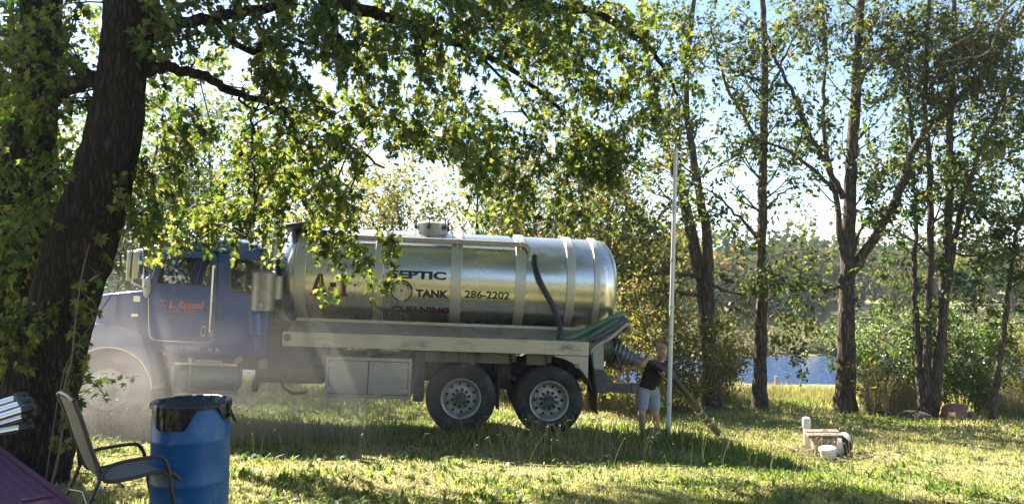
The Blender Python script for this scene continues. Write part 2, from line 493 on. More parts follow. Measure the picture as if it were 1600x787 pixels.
# tall seed-head stems: in front of the dust, along the truck and by the hole
def seedheads():
    pts = []
    R = random.Random(5)
    for (x0, x1, d0, d1, n) in ((150, 260, 9.7, 10.2, 40), (365, 480, 9.2, 10.6, 190), (470, 700, 9.4, 10.5, 70), (760, 1010, 9.2, 10.3, 120), (990, 1260, 9.2, 11.4, 120), (1180, 1420, 10.0, 11.2, 45), (400, 1500, 7, 9, 30)):
        for _ in range(n):
            dd = R.uniform(d0, d1); pts.append((((R.uniform(x0, x1) - CX) / F_PX) * dd, dd))
    V, Fs = [], []
    def ribbon(path, w0, w1):
        b = len(V); m = len(path)
        for i, p in enumerate(path):
            w = w0 + (w1 - w0) * i / (m - 1)
            V.append(p + Vector((w, 0, 0))); V.append(p + Vector((-w * .5, w * .87, 0))); V.append(p + Vector((-w * .5, -w * .87, 0)))
        for i in range(m - 1):
            for k in range(3):
                l = (k + 1) % 3
                Fs.append((b + 3 * i + k, b + 3 * i + l, b + 3 * i + 3 + l, b + 3 * i + 3 + k))
    for (x, y) in pts:
        h = R.uniform(.2, .5); a = R.uniform(0, 6.28); ln = R.uniform(.1, .55) * h
        b = Vector((x, y, g(x, y)))
        dv = Vector((math.cos(a), math.sin(a), 0))
        p = [b + Vector((0, 0, h * t)) + dv * ln * t * t for t in (0, .35, .7, 1)]
        ribbon(p, .0028, .0016)
        tip = p[-1]; dd = (dv * .7 + Vector((0, 0, R.uniform(-.3, .7)))).normalized()
        L_ = R.uniform(.03, .07)
        q = [tip, tip + dd * L_ * .3, tip + dd * L_ * .7 + Vector((0, 0, -.006)), tip + dd * L_ + Vector((0, 0, -.015))]
        bb = len(V); 
        for i, pp in enumerate(q):
            w = (.002, .011, .009, .001)[i]
            V.extend([pp + Vector((w, 0, 0)), pp + Vector((-w * .5, w * .87, 0)), pp + Vector((-w * .5, -w * .87, 0))])
        for i in range(3):
            for k in range(3):
                l = (k + 1) % 3
                Fs.append((bb + 3 * i + k, bb + 3 * i + l, bb + 3 * i + 3 + l, bb + 3 * i + 3 + k))
    tag(np_mesh('seed_grass', np.array([tuple(v) for v in V]), np.array(Fs), DRY), 'tall pale grass stems with seed heads beside the truck', None, None, 'stuff')
seedheads()
# ------------------------------------------------------------------ trees and shrubs
def leaf_template(kind):
    if kind == 'maple':
        half = [(.05, .02), (.22, -.06), (.50, .05), (.36, .16), (.25, .24), (.42, .38), (.64, .60), (.40, .55), (.19, .46), (.28, .70), (.15, .77), (0, 1.05)]
        pts = half + [(-x, y) for x, y in half[-2::-1]]
        V = [(0, .3, 0.0)] + [(x, y, -.16 * abs(x) - .22 * (y - .3) ** 2 + (.04 if i % 3 == 0 else 0)) for i, (x, y) in enumerate(pts)]
        n = len(pts)
        return np.array(V, float), np.array([(0, i + 1, i + 2) for i in range(n - 1)] + [(0, n, 1)])
    if kind == 'maple_small':      # same outline with fewer teeth, for leaves that show small
        half = [(.10, -.04), (.52, .04), (.28, .23), (.64, .60), (.24, .50), (0, 1.08)]
        pts = half + [(-x, y) for x, y in half[-2::-1]]
        V = [(0, .3, 0.0)] + [(x, y, -.16 * abs(x) - .22 * (y - .3) ** 2) for x, y in pts]
        n = len(pts)
        return np.array(V, float), np.array([(0, i + 1, i + 2) for i in range(n - 1)] + [(0, n, 1)])
    if kind == 'card':
        return np.array([(0, 0, 0), (.42, .5, -.12), (0, 1, 0), (-.42, .5, -.12)], float), np.array([(0, 1, 2), (0, 2, 3)])
    if kind == 'oval':       # ovate leaf folded along its midrib
        V = [(0, 0, 0), (.3, .35, -.09), (.24, .7, -.12), (0, 1, -.12), (-.24, .7, -.12), (-.3, .35, -.09), (0, .5, 0)]
        return np.array(V, float), np.array([(0, 1, 6), (1, 2, 6), (2, 3, 6), (3, 4, 6), (4, 5, 6), (5, 0, 6)])
    if kind == 'kite':
        V = [(0, 0, 0), (.28, .45, -.08), (0, 1, -.1), (-.28, .45, -.08), (0, .5, .0)]
        return np.array(V, float), np.array([(0, 1, 4), (1, 2, 4), (2, 3, 4), (3, 0, 4)])
    if kind == 'lobed':      # oak leaf, wavy edge
        h = [(.06, .05), (.2, .22), (.12, .32), (.3, .5), (.18, .6), (.26, .8), (.1, .86), (0, 1)]
        pts = h + [(-x, y) for x, y in h[-2::-1]]
        V = [(0, .5, .02)] + [(x, y, -.1 * abs(x) - .12 * (y - .4) ** 2) for x, y in pts]
        n = len(pts)
        return np.array(V, float), np.array([(0, i + 1, i + 2) for i in range(n - 1)] + [(0, n, 1)])
TPL = {k: leaf_template(k) for k in ('maple', 'maple_small', 'card', 'oval', 'kite', 'lobed')}

def unit(a):
    return a / np.maximum(np.linalg.norm(a, axis=-1, keepdims=True), 1e-9)

def leaf_frames(tip, nor):
    t = unit(tip); n = unit(nor - t * (nor * t).sum(-1, keepdims=True))
    return np.stack([np.cross(t, n), t, n], -1)          # columns x, t, n

class Tree:
    def __init__(s, seed):
        s.R = random.Random(seed); s.g = np.random.default_rng(seed)
        s.V, s.F, s.nv = [], [], 0
        s.lp, s.lt, s.ln, s.ls = [], [], [], []
        s.twigs = []
    def rv(s):
        return Vector((s.R.gauss(0, 1), s.R.gauss(0, 1), s.R.gauss(0, 1)))
    def tube(s, pts, rad, n=6, rough=0):
        A = np.array([tuple(p) for p in pts]); m = len(A)
        if m < 2: return
        T = unit(np.gradient(A, axis=0))
        ref = np.array([.31, .23, .92]) if abs(T[:, 2]).mean() < .8 else np.array([.9, .35, .1])
        a = unit(np.cross(T, ref)); b = np.cross(T, a)
        q = np.arange(n) * 2 * math.pi / n
        rad = np.asarray(rad, float)
        if rad.ndim == 0: rad = np.full(m, float(rad))
        RR = rad[:, None] * np.ones((1, n))
        if rough: RR = RR * (1 + rough * s.g.normal(0, 1, RR.shape))
        V = A[:, None] + (a[:, None] * np.cos(q)[None, :, None] + b[:, None] * np.sin(q)[None, :, None]) * RR[..., None]
        i, k = np.meshgrid(np.arange(m - 1), np.arange(n), indexing='ij'); l = (k + 1) % n
        s.V.append(V.reshape(-1, 3)); s.F.append(np.stack([i * n + k, i * n + l, (i + 1) * n + l, (i + 1) * n + k], -1).reshape(-1, 4) + s.nv)
        s.nv += m * n
    def limb(s, pts, r0, r1, n=8, wob=.0, seg=6, rough=.04, pw=1.0, flare=0):
        c = catmull(pts, seg); m = len(c)
        if wob:
            for i in range(1, m - 1): c[i] = c[i] + s.rv() * wob
        rad = [r0 + (r1 - r0) * (i / (m - 1)) ** pw for i in range(m)]
        if flare:
            for i in range(m): rad[i] *= 1 + flare * math.exp(-(i / max(1, seg * .8)) * 1.3)
        s.tube(c, rad, n, rough)
        return c, rad
    def branch(s, p, d, L, r, lev, up=.0, wob=.22, nk=3, droop=0):
        R = s.R; n = 5 if lev else 4
        d = d.normalized(); pts = [p.copy()]
        for i in range(n):
            d = (d + s.rv() * wob * .55 + Vector((0, 0, up / n - droop * (i / n)))).normalized()
            pts.append(pts[-1] + d * (L / n))
        s.tube(pts, [r * (1 - .7 * i / n) for i in range(n + 1)], 5 if r > .012 else 3)
        if lev <= 0:
            s.twigs.append(pts); return
        for k in range(nk):
            i = R.randint(1, n); q = pts[i]; dd = (pts[i] - pts[i - 1]).normalized()
            side = s.rv(); side = (side - dd * side.dot(dd)).normalized()
            s.branch(q, dd * R.uniform(.45, 1) + side * R.uniform(.5, 1), L * R.uniform(.4, .65), max(.003, r * .45), lev - 1, up, wob, nk, droop)
        s.branch(pts[-1], d, L * .5, max(.003, r * .3), 0, up, wob, nk, droop)
    def sprout(s, path, rad, n, L, lev, t0=.3, t1=1.0, up=.25, nk=3, wob=.25, droop=0, bias=None):
        """side branches along a limb"""
        m = len(path)
        for k in range(n):
            i = int(s.R.uniform(t0, t1) * (m - 2)) + 1; i = min(i, m - 1)
            dd = (path[i] - path[i - 1]).normalized(); side = s.rv(); side = (side - dd * side.dot(dd)).normalized()
            d = dd * .5 + side + Vector((0, 0, up))
            if bias is not None: d += bias
            s.branch(path[i], d, L * s.R.uniform(.6, 1.3), max(.006, min(rad[i] * .35, L * .022)), lev, up, wob, nk, droop)
    def leafup(s, per, size, t0=.2, droop=.35, spread=.04, flat=.7, twigs=None, keep=1.0):
        for pts in (s.twigs if twigs is None else twigs):
            if s.R.random() > keep: continue
            A = np.array([tuple(p) for p in pts]); m = len(A) - 1
            n = max(1, int(per * s.R.uniform(.6, 1.4)))
            t = s.g.uniform(t0, 1, n) * m; i = np.minimum(t.astype(int), m - 1); f = (t - i)[:, None]
            pos = A[i] * (1 - f) + A[i + 1] * f + s.g.normal(0, spread, (n, 3))
            dr = A[i + 1] - A[i]
            tip = unit(dr) * .5 + s.g.normal(0, .6, (n, 3)) + np.array([0, 0, -droop])
            nor = np.array([0, 0, flat]) + s.g.normal(0, .55, (n, 3))
            s.lp.append(pos); s.lt.append(tip); s.ln.append(nor); s.ls.append(size * s.g.uniform(.5, 1.3, n))
    def leaves(s):
        return np.concatenate(s.lp), np.concatenate(s.lt), np.concatenate(s.ln), np.concatenate(s.ls)
    def wood(s, name, mat, parent=None, smooth=True):
        return np_mesh(name, np.concatenate(s.V), np.concatenate(s.F), mat, parent, smooth)

def leaf_mesh(name, arr, tpl, mat, parent=None, kind='stuff'):
    pos, tip, nor, size = arr
    Tv, Tf = TPL[tpl]
    Rm = leaf_frames(tip, nor)
    cg = np.random.default_rng(len(pos)); n_ = len(pos)
    sc = np.stack([cg.uniform(.75, 1.1, n_), np.ones(n_), cg.uniform(-.6, 2.6, n_)], 1)
    V = pos[:, None] + np.einsum('nij,nkj->nki', Rm, Tv[None] * sc[:, None]) * size[:, None, None]
    Fs = Tf[None] + (np.arange(len(pos)) * len(Tv))[:, None, None]
    o = np_mesh(name, V.reshape(-1, 3), Fs.reshape(-1, Tf.shape[1]), mat, parent)
    if kind: o['kind'] = kind
    return o

def single_leaves(arr, idx, tpl, mat, root, name='leaf'):
    Tv, Tf = TPL[tpl]
    me = bpy.data.meshes.new(name); me.from_pydata([tuple(v) for v in Tv], [], [tuple(int(q) for q in f) for f in Tf]); me.materials.append(mat)
    pos, tip, nor, size = [a[idx] for a in arr]
    Rm = leaf_frames(tip, nor)
    inv = root.location
    for k in range(len(idx)):
        o = bpy.data.objects.new(name, me)
        M4 = Matrix([[*(Rm[k, r] * size[k]), pos[k, r] - inv[r]] for r in range(3)] + [[0, 0, 0, 1]])
        o.matrix_basis = M4; o.parent = root
        COL.objects.link(o)

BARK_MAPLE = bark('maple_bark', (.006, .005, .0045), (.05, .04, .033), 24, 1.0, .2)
BARK_OAK = bark('oak_bark', (.03, .024, .018), (.17, .13, .10), 16, .9, .15)
BARK_GREY = bark('grey_bark', (.06, .05, .04), (.24, .2, .16), 14, .7, .2)
STEM = pbr('shrub_stem', (.16, .11, .07), .85)

MAPLE = leafmat('maple_leaf', [(0, (.018, .042, .017)), (.5, (.03, .062, .02)), (1, (.052, .09, .025))],
                [(0, (.035, .09, .008)), (.3, (.12, .20, .016)), (.6, (.29, .33, .035)), (1, (.40, .38, .08))], tw=.5, rough=.5, spec=.3)
IVY_SHADE = leafmat('ivy_leaf_shaded', [(0, (.010, .026, .010)), (.6, (.018, .042, .014)), (1, (.032, .06, .02))], [(0, (.02, .05, .006)), (.6, (.05, .10, .01)), (1, (.16, .2, .03))], tw=.42)  # darker than the maple leaves: shade put into the leaf colour
OAKL = leafmat('oak_leaf', [(0, (.022, .048, .016)), (.6, (.04, .075, .022)), (.9, (.075, .095, .03)), (1, (.15, .10, .035))],
               [(0, (.06, .12, .015)), (.55, (.14, .20, .025)), (.85, (.28, .28, .04)), (1, (.36, .22, .05))], tw=.46, rough=.5, spec=.25)
YELL = leafmat('autumn_leaf', [(0, (.06, .09, .025)), (.4, (.12, .13, .03)), (.75, (.20, .17, .04)), (1, (.25, .13, .05))],
               [(0, (.12, .18, .025)), (.4, (.23, .25, .035)), (.75, (.32, .27, .05)), (1, (.36, .2, .06))], tw=.5)
BUSHG = leafmat('bush_leaf', [(0, (.035, .07, .02)), (.6, (.06, .11, .03)), (1, (.11, .14, .04))],
                [(0, (.10, .2, .03)), (.6, (.2, .32, .05)), (1, (.34, .38, .07))], tw=.42, rough=.35, spec=.5)

# --- the big maple leaning across the left of the view -----------------------------------------
def maple():
    T = Tree(11); R = T.R
    root = empty('maple_tree', gp(42, 6.8, 0))
    tag(root, 'large leaning maple with furrowed dark trunk behind the patio chair', 'tree')
    off = root.location
    D = 6.8
    trunk = [P(22, 775, D), P(48, 700, D), P(62, 620, D), P(92, 500, D), P(122, 400, D), P(155, 300, D), P(180, 200, D), P(192, 100, D), P(206, 0, D), P(228, -140, D), P(260, -330, 6.7)]
    # trunk with furrows as geometry: fine rings, radius modulated in strips
    c = catmull(trunk, 16); m = len(c); NS = 64
    rads = np.interp(np.linspace(0, 10, m), range(11), [.44, .345, .305, .275, .285, .26, .225, .205, .225, .19, .14])
    A = np.array([tuple(p) for p in c]); Tn = unit(np.gradient(A, axis=0)); a = unit(np.cross(Tn, np.array([0, -1, 0.05]))); b = np.cross(Tn, a)
    q = np.arange(NS) * 2 * math.pi / NS; QQ, II = np.meshgrid(q, np.arange(m))
    fur = vnoise((QQ * 4.2 + .55 * np.sin(II * .21)).ravel(), II.ravel() * .16, 1.0, 31).reshape(QQ.shape)
    fur2 = vnoise((QQ * 9).ravel(), II.ravel() * .5, 1.0, 32).reshape(QQ.shape)
    RR = rads[:, None] * (1 + .16 * (fur - .5) + .07 * (fur2 - .5)) + .09 * np.exp(-II / 9.) * np.cos(QQ * 3 + .8)
    V = A[:, None] + (a[:, None] * np.cos(QQ)[..., None] + b[:, None] * np.sin(QQ)[..., None]) * RR[..., None]
    i, k = np.meshgrid(np.arange(m - 1), np.arange(NS), indexing='ij'); l = (k + 1) % NS
    T.V.append(V.reshape(-1, 3)); T.F.append(np.stack([i * NS + k, i * NS + l, (i + 1) * NS + l, (i + 1) * NS + k], -1).reshape(-1, 4)); T.nv += m * NS
    # limbs: left fork, then those reaching right over the truck
    limbs = []
    def lb(pts, r0, r1, **kw):
        x = T.limb(pts, r0, r1, wob=.012, **kw); limbs.append(x); return x
    lb([P(182, 190, 6.8), P(160, 130, 7.0), P(120, 130, 7.2), P(70, 165, 7.4), P(20, 190, 7.6), P(-80, 150, 8)], .10, .05)
    lb([P(195, 130, 6.8), P(250, 105, 6.9), P(310, 118, 7.1), P(370, 145, 7.5), P(430, 165, 8.0), P(520, 210, 8.8), P(600, 262, 9.4)], .065, .014)
    lb([P(206, 20, 6.8), P(260, 40, 6.9), P(330, 28, 7.0), P(420, 12, 7.0), P(500, -30, 7.2), P(640, -70, 7.6)], .07, .03)
    lb([P(225, -130, 6.8), P(380, -70, 7.2), P(500, -12, 7.6), P(570, 18, 7.9), P(640, 40, 8.3), P(720, 70, 8.8), P(800, 110, 9.4), P(880, 175, 9.9)], .10, .025)
    lb([P(240, -230, 6.8), P(480, -150, 7.6), P(700, -70, 8.5), P(840, 5, 9.4), P(930, 20, 10.0), P(990, 55, 10.3), P(1030, 95, 10.4), P(1060, 150, 10.6)], .11, .02)
    lb([P(640, 40, 8.3), P(700, 60, 9.0), P(760, 95, 10), P(830, 190, 11), P(870, 270, 11.5)], .035, .01)
    lb([P(330, 28, 7.0), P(390, 80, 7.4), P(430, 60, 7.7), P(500, 70, 8.2), P(560, 90, 8.6)], .04, .012)
    lb([P(500, -12, 7.6), P(530, 60, 8.2), P(560, 70, 8.3)], .045, .03)
    lb([P(430, 165, 8.0), P(455, 210, 8.1), P(500, 262, 8.2), P(545, 300, 8.3)], .018, .006)
    lb([P(375, 150, 7.6), P(395, 190, 7.6), P(392, 240, 7.7), P(400, 300, 7.9), P(385, 370, 8.0)], .014, .005)
    lb([P(840, 5, 9.4), P(760, 20, 11), P(700, 40, 12.5), P(600, 60, 13.5)], .05, .012)
    lb([P(840, 5, 9.4), P(880, 15, 11), P(900, 40, 13)], .05, .012)
    # limbs of the unseen upper crown, shaped to shade the leaves below
    lb([P(260, -330, 6.7), Vector((-3.2, 7.2, 7.4)), Vector((-3.6, 7.8, 9.5)), Vector((-3.4, 8.2, 11))], .14, .03)
    lb([P(240, -230, 6.8), Vector((-3.9, 7.6, 6.6)), Vector((-5.2, 8.6, 8.2)), Vector((-6.4, 9.2, 9.6))], .11, .02)
    lb([P(260, -330, 6.7), Vector((-2.0, 7.4, 6.8)), Vector((-.6, 8.0, 7.8)), Vector((.9, 8.6, 8.4))], .10, .02)
    lb([P(228, -140, 6.8), Vector((-2.7, 5.6, 5.8)), Vector((-2.2, 4.2, 6.8)), Vector((-1.6, 2.8, 7.4))], .09, .02)
    lb([Vector((-3.6, 7.8, 9.5)), Vector((-3.4, 10.5, 10.2)), Vector((-3.0, 13.5, 9.6)), Vector((-1.4, 15.6, 9.0))], .08, .02)
    # sprays: px, py, rx, ry, near, far, count, leaf size
    L_ = np.array([[*p, r] for c2, rr in limbs for p, r in zip([tuple(p) for p in c2], rr)])
    spec = [
        # dense, shaded near foliage
        (40, 90, 90, 110, 6.0, 7.8, 60), (30, 260, 70, 110, 6.2, 7.8, 60), (25, 420, 55, 90, 6.3, 7.6, 42), (45, 520, 40, 50, 6.3, 7.0, 14), (20, 560, 30, 50, 6.4, 7.6, 14),
        (255, 65, 60, 60, 6.2, 7.4, 26), (300, 20, 90, 40, 6.2, 7.6, 26), (250, 280, 40, 60, 6.3, 7.2, 20), (215, 330, 30, 60, 6.2, 7.0, 12), (290, 230, 40, 50, 6.6, 7.6, 16),
        (400, 40, 90, 60, 6.5, 8.0, 40), (480, 110, 90, 70, 6.8, 8.2, 46), (440, 165, 60, 50, 7, 8.2, 20), (560, 60, 90, 60, 6.8, 8.2, 42), (600, 150, 80, 70, 7.2, 8.6, 42), (620, 215, 50, 40, 7.4, 8.6, 16),
        (700, 60, 90, 60, 7.5, 9.0, 44), (700, 150, 70, 60, 7.5, 9.0, 30), (790, 60, 80, 70, 8, 9.6, 44), (860, 130, 80, 80, 8.3, 10.0, 74), (840, 30, 80, 50, 8, 10, 34), (940, 90, 80, 80, 9.2, 10.6, 66), (1030, 110, 70, 90, 9.6, 10.8, 56), (1040, 190, 40, 30, 9.8, 10.8, 10), (960, 190, 70, 60, 9.4, 10.6, 52),
        (740, 262, 45, 30, 6.6, 7.4, 15), (760, 230, 40, 30, 7, 8, 9), (920, 265, 55, 40, 9.2, 10.2, 40), (545, 265, 40, 50, 6.9, 7.8, 14), (500, 215, 50, 45, 7, 8, 14),
        (490, 395, 42, 22, 6.6, 7.1, 7), (470, 300, 35, 35, 6.9, 7.4, 7), (540, 340, 50, 35, 6.8, 7.4, 11), (590, 385, 28, 45, 6.7, 7.1, 6), (605, 455, 38, 12, 6.7, 7.0, 4), (575, 440, 22, 30, 6.8, 7.0, 2), (220, 360, 40, 25, 6.4, 7.0, 6), (440, 250, 50, 60, 7.2, 8, 14),
        # outer foliage in the sun
        (270, 180, 55, 60, 8.6, 10, 22), (250, 380, 30, 25, 8.4, 9.2, 5), (330, 350, 70, 35, 8.9, 9.8, 26), (335, 388, 60, 14, 9.0, 9.7, 12), (395, 300, 60, 60, 8.8, 9.9, 24), (400, 225, 60, 60, 8.8, 10, 22), (420, 370, 30, 40, 9, 9.8, 9),
        (480, 330, 50, 40, 8.8, 9.8, 14), (530, 375, 40, 35, 8.8, 9.5, 8), (505, 440, 25, 40, 8.9, 9.4, 4), (555, 420, 30, 30, 8.9, 9.4, 4), (470, 250, 60, 60, 9, 10.2, 18), (540, 200, 70, 60, 9, 10.5, 22), (620, 110, 90, 60, 9.2, 10.5, 26), (660, 225, 60, 45, 9.5, 11, 20), (640, 40, 80, 40, 9, 10.5, 16),
        (720, 200, 60, 50, 9.8, 11.3, 22), (800, 260, 70, 55, 10, 11.8, 34), (840, 320, 60, 35, 10.4, 11.8, 22), (900, 345, 35, 25, 10.4, 11.4, 14), (780, 330, 70, 30, 10.5, 12, 16), (880, 220, 60, 60, 10, 11.6, 24), (960, 250, 50, 40, 10.5, 12, 14), (400, 120, 60, 50, 9, 10.5, 14), (320, 120, 60, 50, 8.8, 10, 12), (210, 120, 40, 70, 8.6, 10, 10), (110, 330, 40, 120, 8.4, 10, 16), (120, 60, 50, 60, 8.2, 10, 12), (60, 200, 60, 150, 8.6, 10, 18),
        (520, 60, 110, 55, 12, 14, 46), (700, 60, 120, 55, 12, 14.5, 56), (860, 60, 110, 55, 12, 14.5, 56), (960, 40, 80, 40, 12, 14, 30),
    ]
    shade_sprays = [(-5.4, 8.7, 6.3, 1.2, .8, .6, 110), (-4.0, 9.0, 6.3, 1.4, .8, .6, 150), (-2.6, 9.3, 6.5, 1.4, .8, .6, 150), (-1.2, 9.7, 6.7, 1.4, .8, .6, 150), (.2, 10.3, 7.0, 1.3, .8, .6, 140), (1.2, 10.9, 7.3, 1.2, .8, .6, 110), (-6.2, 9.6, 7.6, 1.3, .9, .8, 110), (-4.4, 10.2, 7.6, 1.5, .8, .7, 130), (-2.6, 10.5, 7.8, 1.5, .8, .7, 120), (-.8, 10.8, 8.0, 1.4, .8, .7, 110),
           (-4.6, 15.2, 8.4, 1.4, .8, .5, 90), (-2.6, 15.4, 8.5, 1.4, .8, .5, 90), (-.6, 15.6, 8.6, 1.4, .8, .5, 90), (-3.4, 7.2, 6.2, 1.6, .8, .7, 80), (-1.4, 7.4, 6.4, 1.5, .8, .7, 70), (-3.4, 8.4, 9.4, 2.2, 1.2, 1.0, 110), (-2.2, 4.8, 6.4, 1.6, 1.2, .6, 40), (-6.8, 8.4, 6.2, 1.0, .9, .9, 80)]
    starts = []
    for (px, py, rx, ry, d0, d1, n) in spec:
        for _ in range(int(n * (1.0 if (d0 < 8.5 or (d1 <= 10.8 and py < 200)) and py < 240 else .85 if d0 < 8.5 else 1.3 if py < 130 and d0 < 12 else 1.1 if py > 310 else 1.9) + .5)):
            rr = math.sqrt(R.random()); an = R.uniform(0, 6.283); d = R.uniform(d0, d1)
            starts.append((P(px + rx * rr * math.cos(an), py - 14 + ry * rr * math.sin(an), d), 9, R.uniform(.22, .46), d))
    for (x, y, z, rx, ry, rz, n) in shade_sprays:  # unseen sprays added above the view to block sun from the near leaves
        for _ in range(n):
            v = T.rv(); v = v / max(v.length, 1e-6) * R.random() ** .4
            starts.append((Vector((x + v.x * rx, y + v.y * ry, z + v.z * rz)), 12, R.uniform(.4, .8), -1))
    used = {}
    for (p, per, Ln, d) in starts:
        dl = ((L_[:, :3] - np.array(tuple(p))) ** 2).sum(1); j = int(dl.argmin()); q = Vector(L_[j, :3])
        out = (p - q); dist = out.length
        od = out / dist if dist > 1e-3 else Vector((0, 0, -1))
        dr = (od * .8 + T.rv() * .35 + Vector((0, 0, -.55))).normalized()
        pts = [p - dr * Ln * .4]
        for s_ in range(5):
            dr = (dr + T.rv() * .12 + Vector((0, 0, -.10))).normalized(); pts.append(pts[-1] + dr * Ln / 5)
        T.tube(pts[::1 if d > 0 else 5], [.0045 - .0006 * i for i in range(6)][::1 if d > 0 else 5], 3)
        if used.get(j // 2, 0) < 1 and R.random() < .6 and dist < 1.6:
            used[j // 2] = used.get(j // 2, 0) + 1
            mid = q.lerp(pts[0], .5) + Vector((0, 0, .12 * dist)) + T.rv() * .05
            T.tube(catmull([q, mid, pts[0]], 3), [.011 - .001 * i for i in range(7)], 4)
        T.twigs.append(pts)
    nv_ = sum(1 for st in starts if st[3] > 0)
    T.leafup(17, .072, t0=.02, droop=.55, spread=.034, flat=.6, twigs=T.twigs[:nv_])
    arr = T.leaves(); loc = np.array(tuple(off))
    T.lp, T.lt, T.ln, T.ls = [], [], [], []
    T.leafup(14, .165, t0=.05, droop=.4, spread=.06, flat=.9, twigs=T.twigs[nv_:])  # leaves oversized so the unseen crown blocks more sun
    au = list(T.leaves()); au[0] = au[0] - loc
    leaf_mesh('shade_crown', au, 'kite', MAPLE, root)
    px, py, z = to_px(arr[0])
    vis = (px > 5) & (px < 1595) & (py > 5) & (py < 780) & (z > .5)
    sc = np.where(vis, arr[3] / np.maximum(z, .1), 0)
    order = np.argsort(-sc)
    single_leaves(arr, order[:300], 'maple', MAPLE, root)
    rest = order[300:]
    a2 = [a_[rest] for a_ in arr]; a2[0] = a2[0] - loc
    leaf_mesh('crown', a2, 'maple_small', MAPLE, root)
    T.V = [v - loc for v in T.V]
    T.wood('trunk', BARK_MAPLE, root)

    # second trunk at the edge of the view, its leaves coloured dark for shade
    T2 = Tree(12); r2 = empty('maple_tree', gp(15, 7.6)); tag(r2, 'ivy covered trunk with shade-darkened leaves behind the leaning maple', 'tree'); lc = np.array(tuple(r2.location))
    pth, rd = T2.limb([gp(-18, 7.7, -.1), P(-5, 600, 7.7), P(15, 450, 7.7), P(35, 300, 7.7), P(50, 180, 7.7), P(62, 60, 7.7), P(70, -80, 7.7), P(60, -260, 7.7), Vector((-5.2, 7.9, 8.5))], .36, .10, n=24, rough=.03)
    T2.sprout(pth, rd, 26, 1.1, 1, .05, 1, .1, 3)
    for (px_, py_, rx, ry, n) in ((40, 280, 50, 260, 110), (-10, 330, 60, 280, 60), (60, 250, 40, 200, 30), (30, 620, 30, 30, 6)):
        for _ in range(n):
            p = P(R.gauss(px_, rx * .5), R.gauss(py_, ry * .5), R.uniform(7.1, 9.4)); T2.twigs.append([p, p + T2.rv() * .1 + Vector((0, 0, -.12)), p + T2.rv() * .15 + Vector((0, 0, -.3))])
    for (cx_, cy_, cz_, sx_, sy_, sz_, n) in ((-7.6, 10.2, 5.6, 1.0, 1.0, 1.6, 150), (-6.4, 9.4, 6.6, .9, .9, 1.2, 110), (-8.6, 11.4, 4.4, 1.0, 1.0, 1.4, 110), (-7.2, 10.0, 3.2, .8, .8, 1.0, 60)):  # unseen leaf masses added outside the view to shade this trunk
        for _ in range(n):
            p = Vector((T2.R.gauss(cx_, sx_ * .6), T2.R.gauss(cy_, sy_ * .6), T2.R.gauss(cz_, sz_ * .6))); T2.twigs.append([p, p + T2.rv() * .15 + Vector((0, 0, -.12)), p + T2.rv() * .2 + Vector((0, 0, -.35))])
    for (e_, zz) in (((-7.6, 10.2, 6.4), 4), ((-8.6, 11.4, 5.2), 3.4), ((-6.4, 9.4, 7.4), 5)):  # limbs carrying the added shading leaves
        T2.limb([Vector((-5.2, 7.75, zz)), Vector((-6.2, 8.7, zz + .8)), Vector(e_)], .09, .03)
    T2.leafup(15, .085, droop=.5)
    a3 = list(T2.leaves()); a3[0] = a3[0] - lc
    leaf_mesh('ivy', a3, 'maple_small', IVY_SHADE, r2); T2.V = [v - lc for v in T2.V]; T2.wood('trunk', BARK_MAPLE, r2)

    # sucker shoot with leaves at the right of the trunk foot, and a bare whip
    T3 = Tree(13); r3 = empty('maple_sapling', gp(98, 6.3)); tag(r3, 'thin leafy maple shoot growing beside the big trunk', 'sapling'); lc = np.array(tuple(r3.location))
    st, rd = T3.limb([gp(88, 6.3), P(95, 690, 6.3), P(100, 610, 6.3), P(112, 560, 6.3), P(118, 500, 6.3), P(128, 430, 6.3), P(140, 380, 6.3)], .012, .004, n=6)
    for px_, py_ in ((120, 470), (135, 490), (118, 515), (140, 530), (128, 550), (110, 575), (122, 590), (150, 425), (130, 445), (112, 620), (100, 650), (92, 690), (150, 470), (126, 560), (108, 610), (98, 690), (170, 400), (160, 370)):
        p = P(px_ - 8, py_ - 8, R.uniform(6.2, 6.45)); q = P(px_ + R.uniform(0, 14), py_ + 14, R.uniform(6.15, 6.5)); T3.twigs.append([p, p.lerp(q, .5), q]); T3.tube([p, q], [.003, .002], 3)
    T3.leafup(4.5, .085, droop=.5, spread=.02, t0=0)
    a3 = T3.leaves(); single_leaves(a3, np.arange(min(300, len(a3[0]))), 'maple', MAPLE, r3)
    T3.V = [v - lc for v in T3.V]; T3.wood('stem', STEM, r3)
    T4 = Tree(14); T4.limb([gp(78, 6.1), P(98, 590, 6.1), P(140, 510, 6.1), P(197, 431, 6.1)], .006, .0035, n=6)
    o = T4.wood('bare_stick', pbr('dead_twig', (.09, .07, .06), .8)); tag(o, 'long bare stick leaning out beside the maple trunk in front of the hood', 'stick')
maple()

# --- lakeside trees on the right ---------------------------------------------------------------
def finish(T, name, label, cat, base, lmat, tpl, bmat, group=None):
    root = empty(name, base); tag(root, label, cat, group)
    lc = np.array(tuple(base))
    if T.lp:
        a = list(T.leaves()); a[0] = a[0] - lc
        leaf_mesh('crown', a, tpl, lmat, root)
    T.V = [v - lc for v in T.V]
    T.wood('trunk', bmat, root)
    return root

def pl(pts, d, dd=0):
    """limb through photo points; depth drifts by dd from first to last"""
    return [P(a, b, d + dd * i / max(1, len(pts) - 1)) for i, (a, b) in enumerate(pts)]

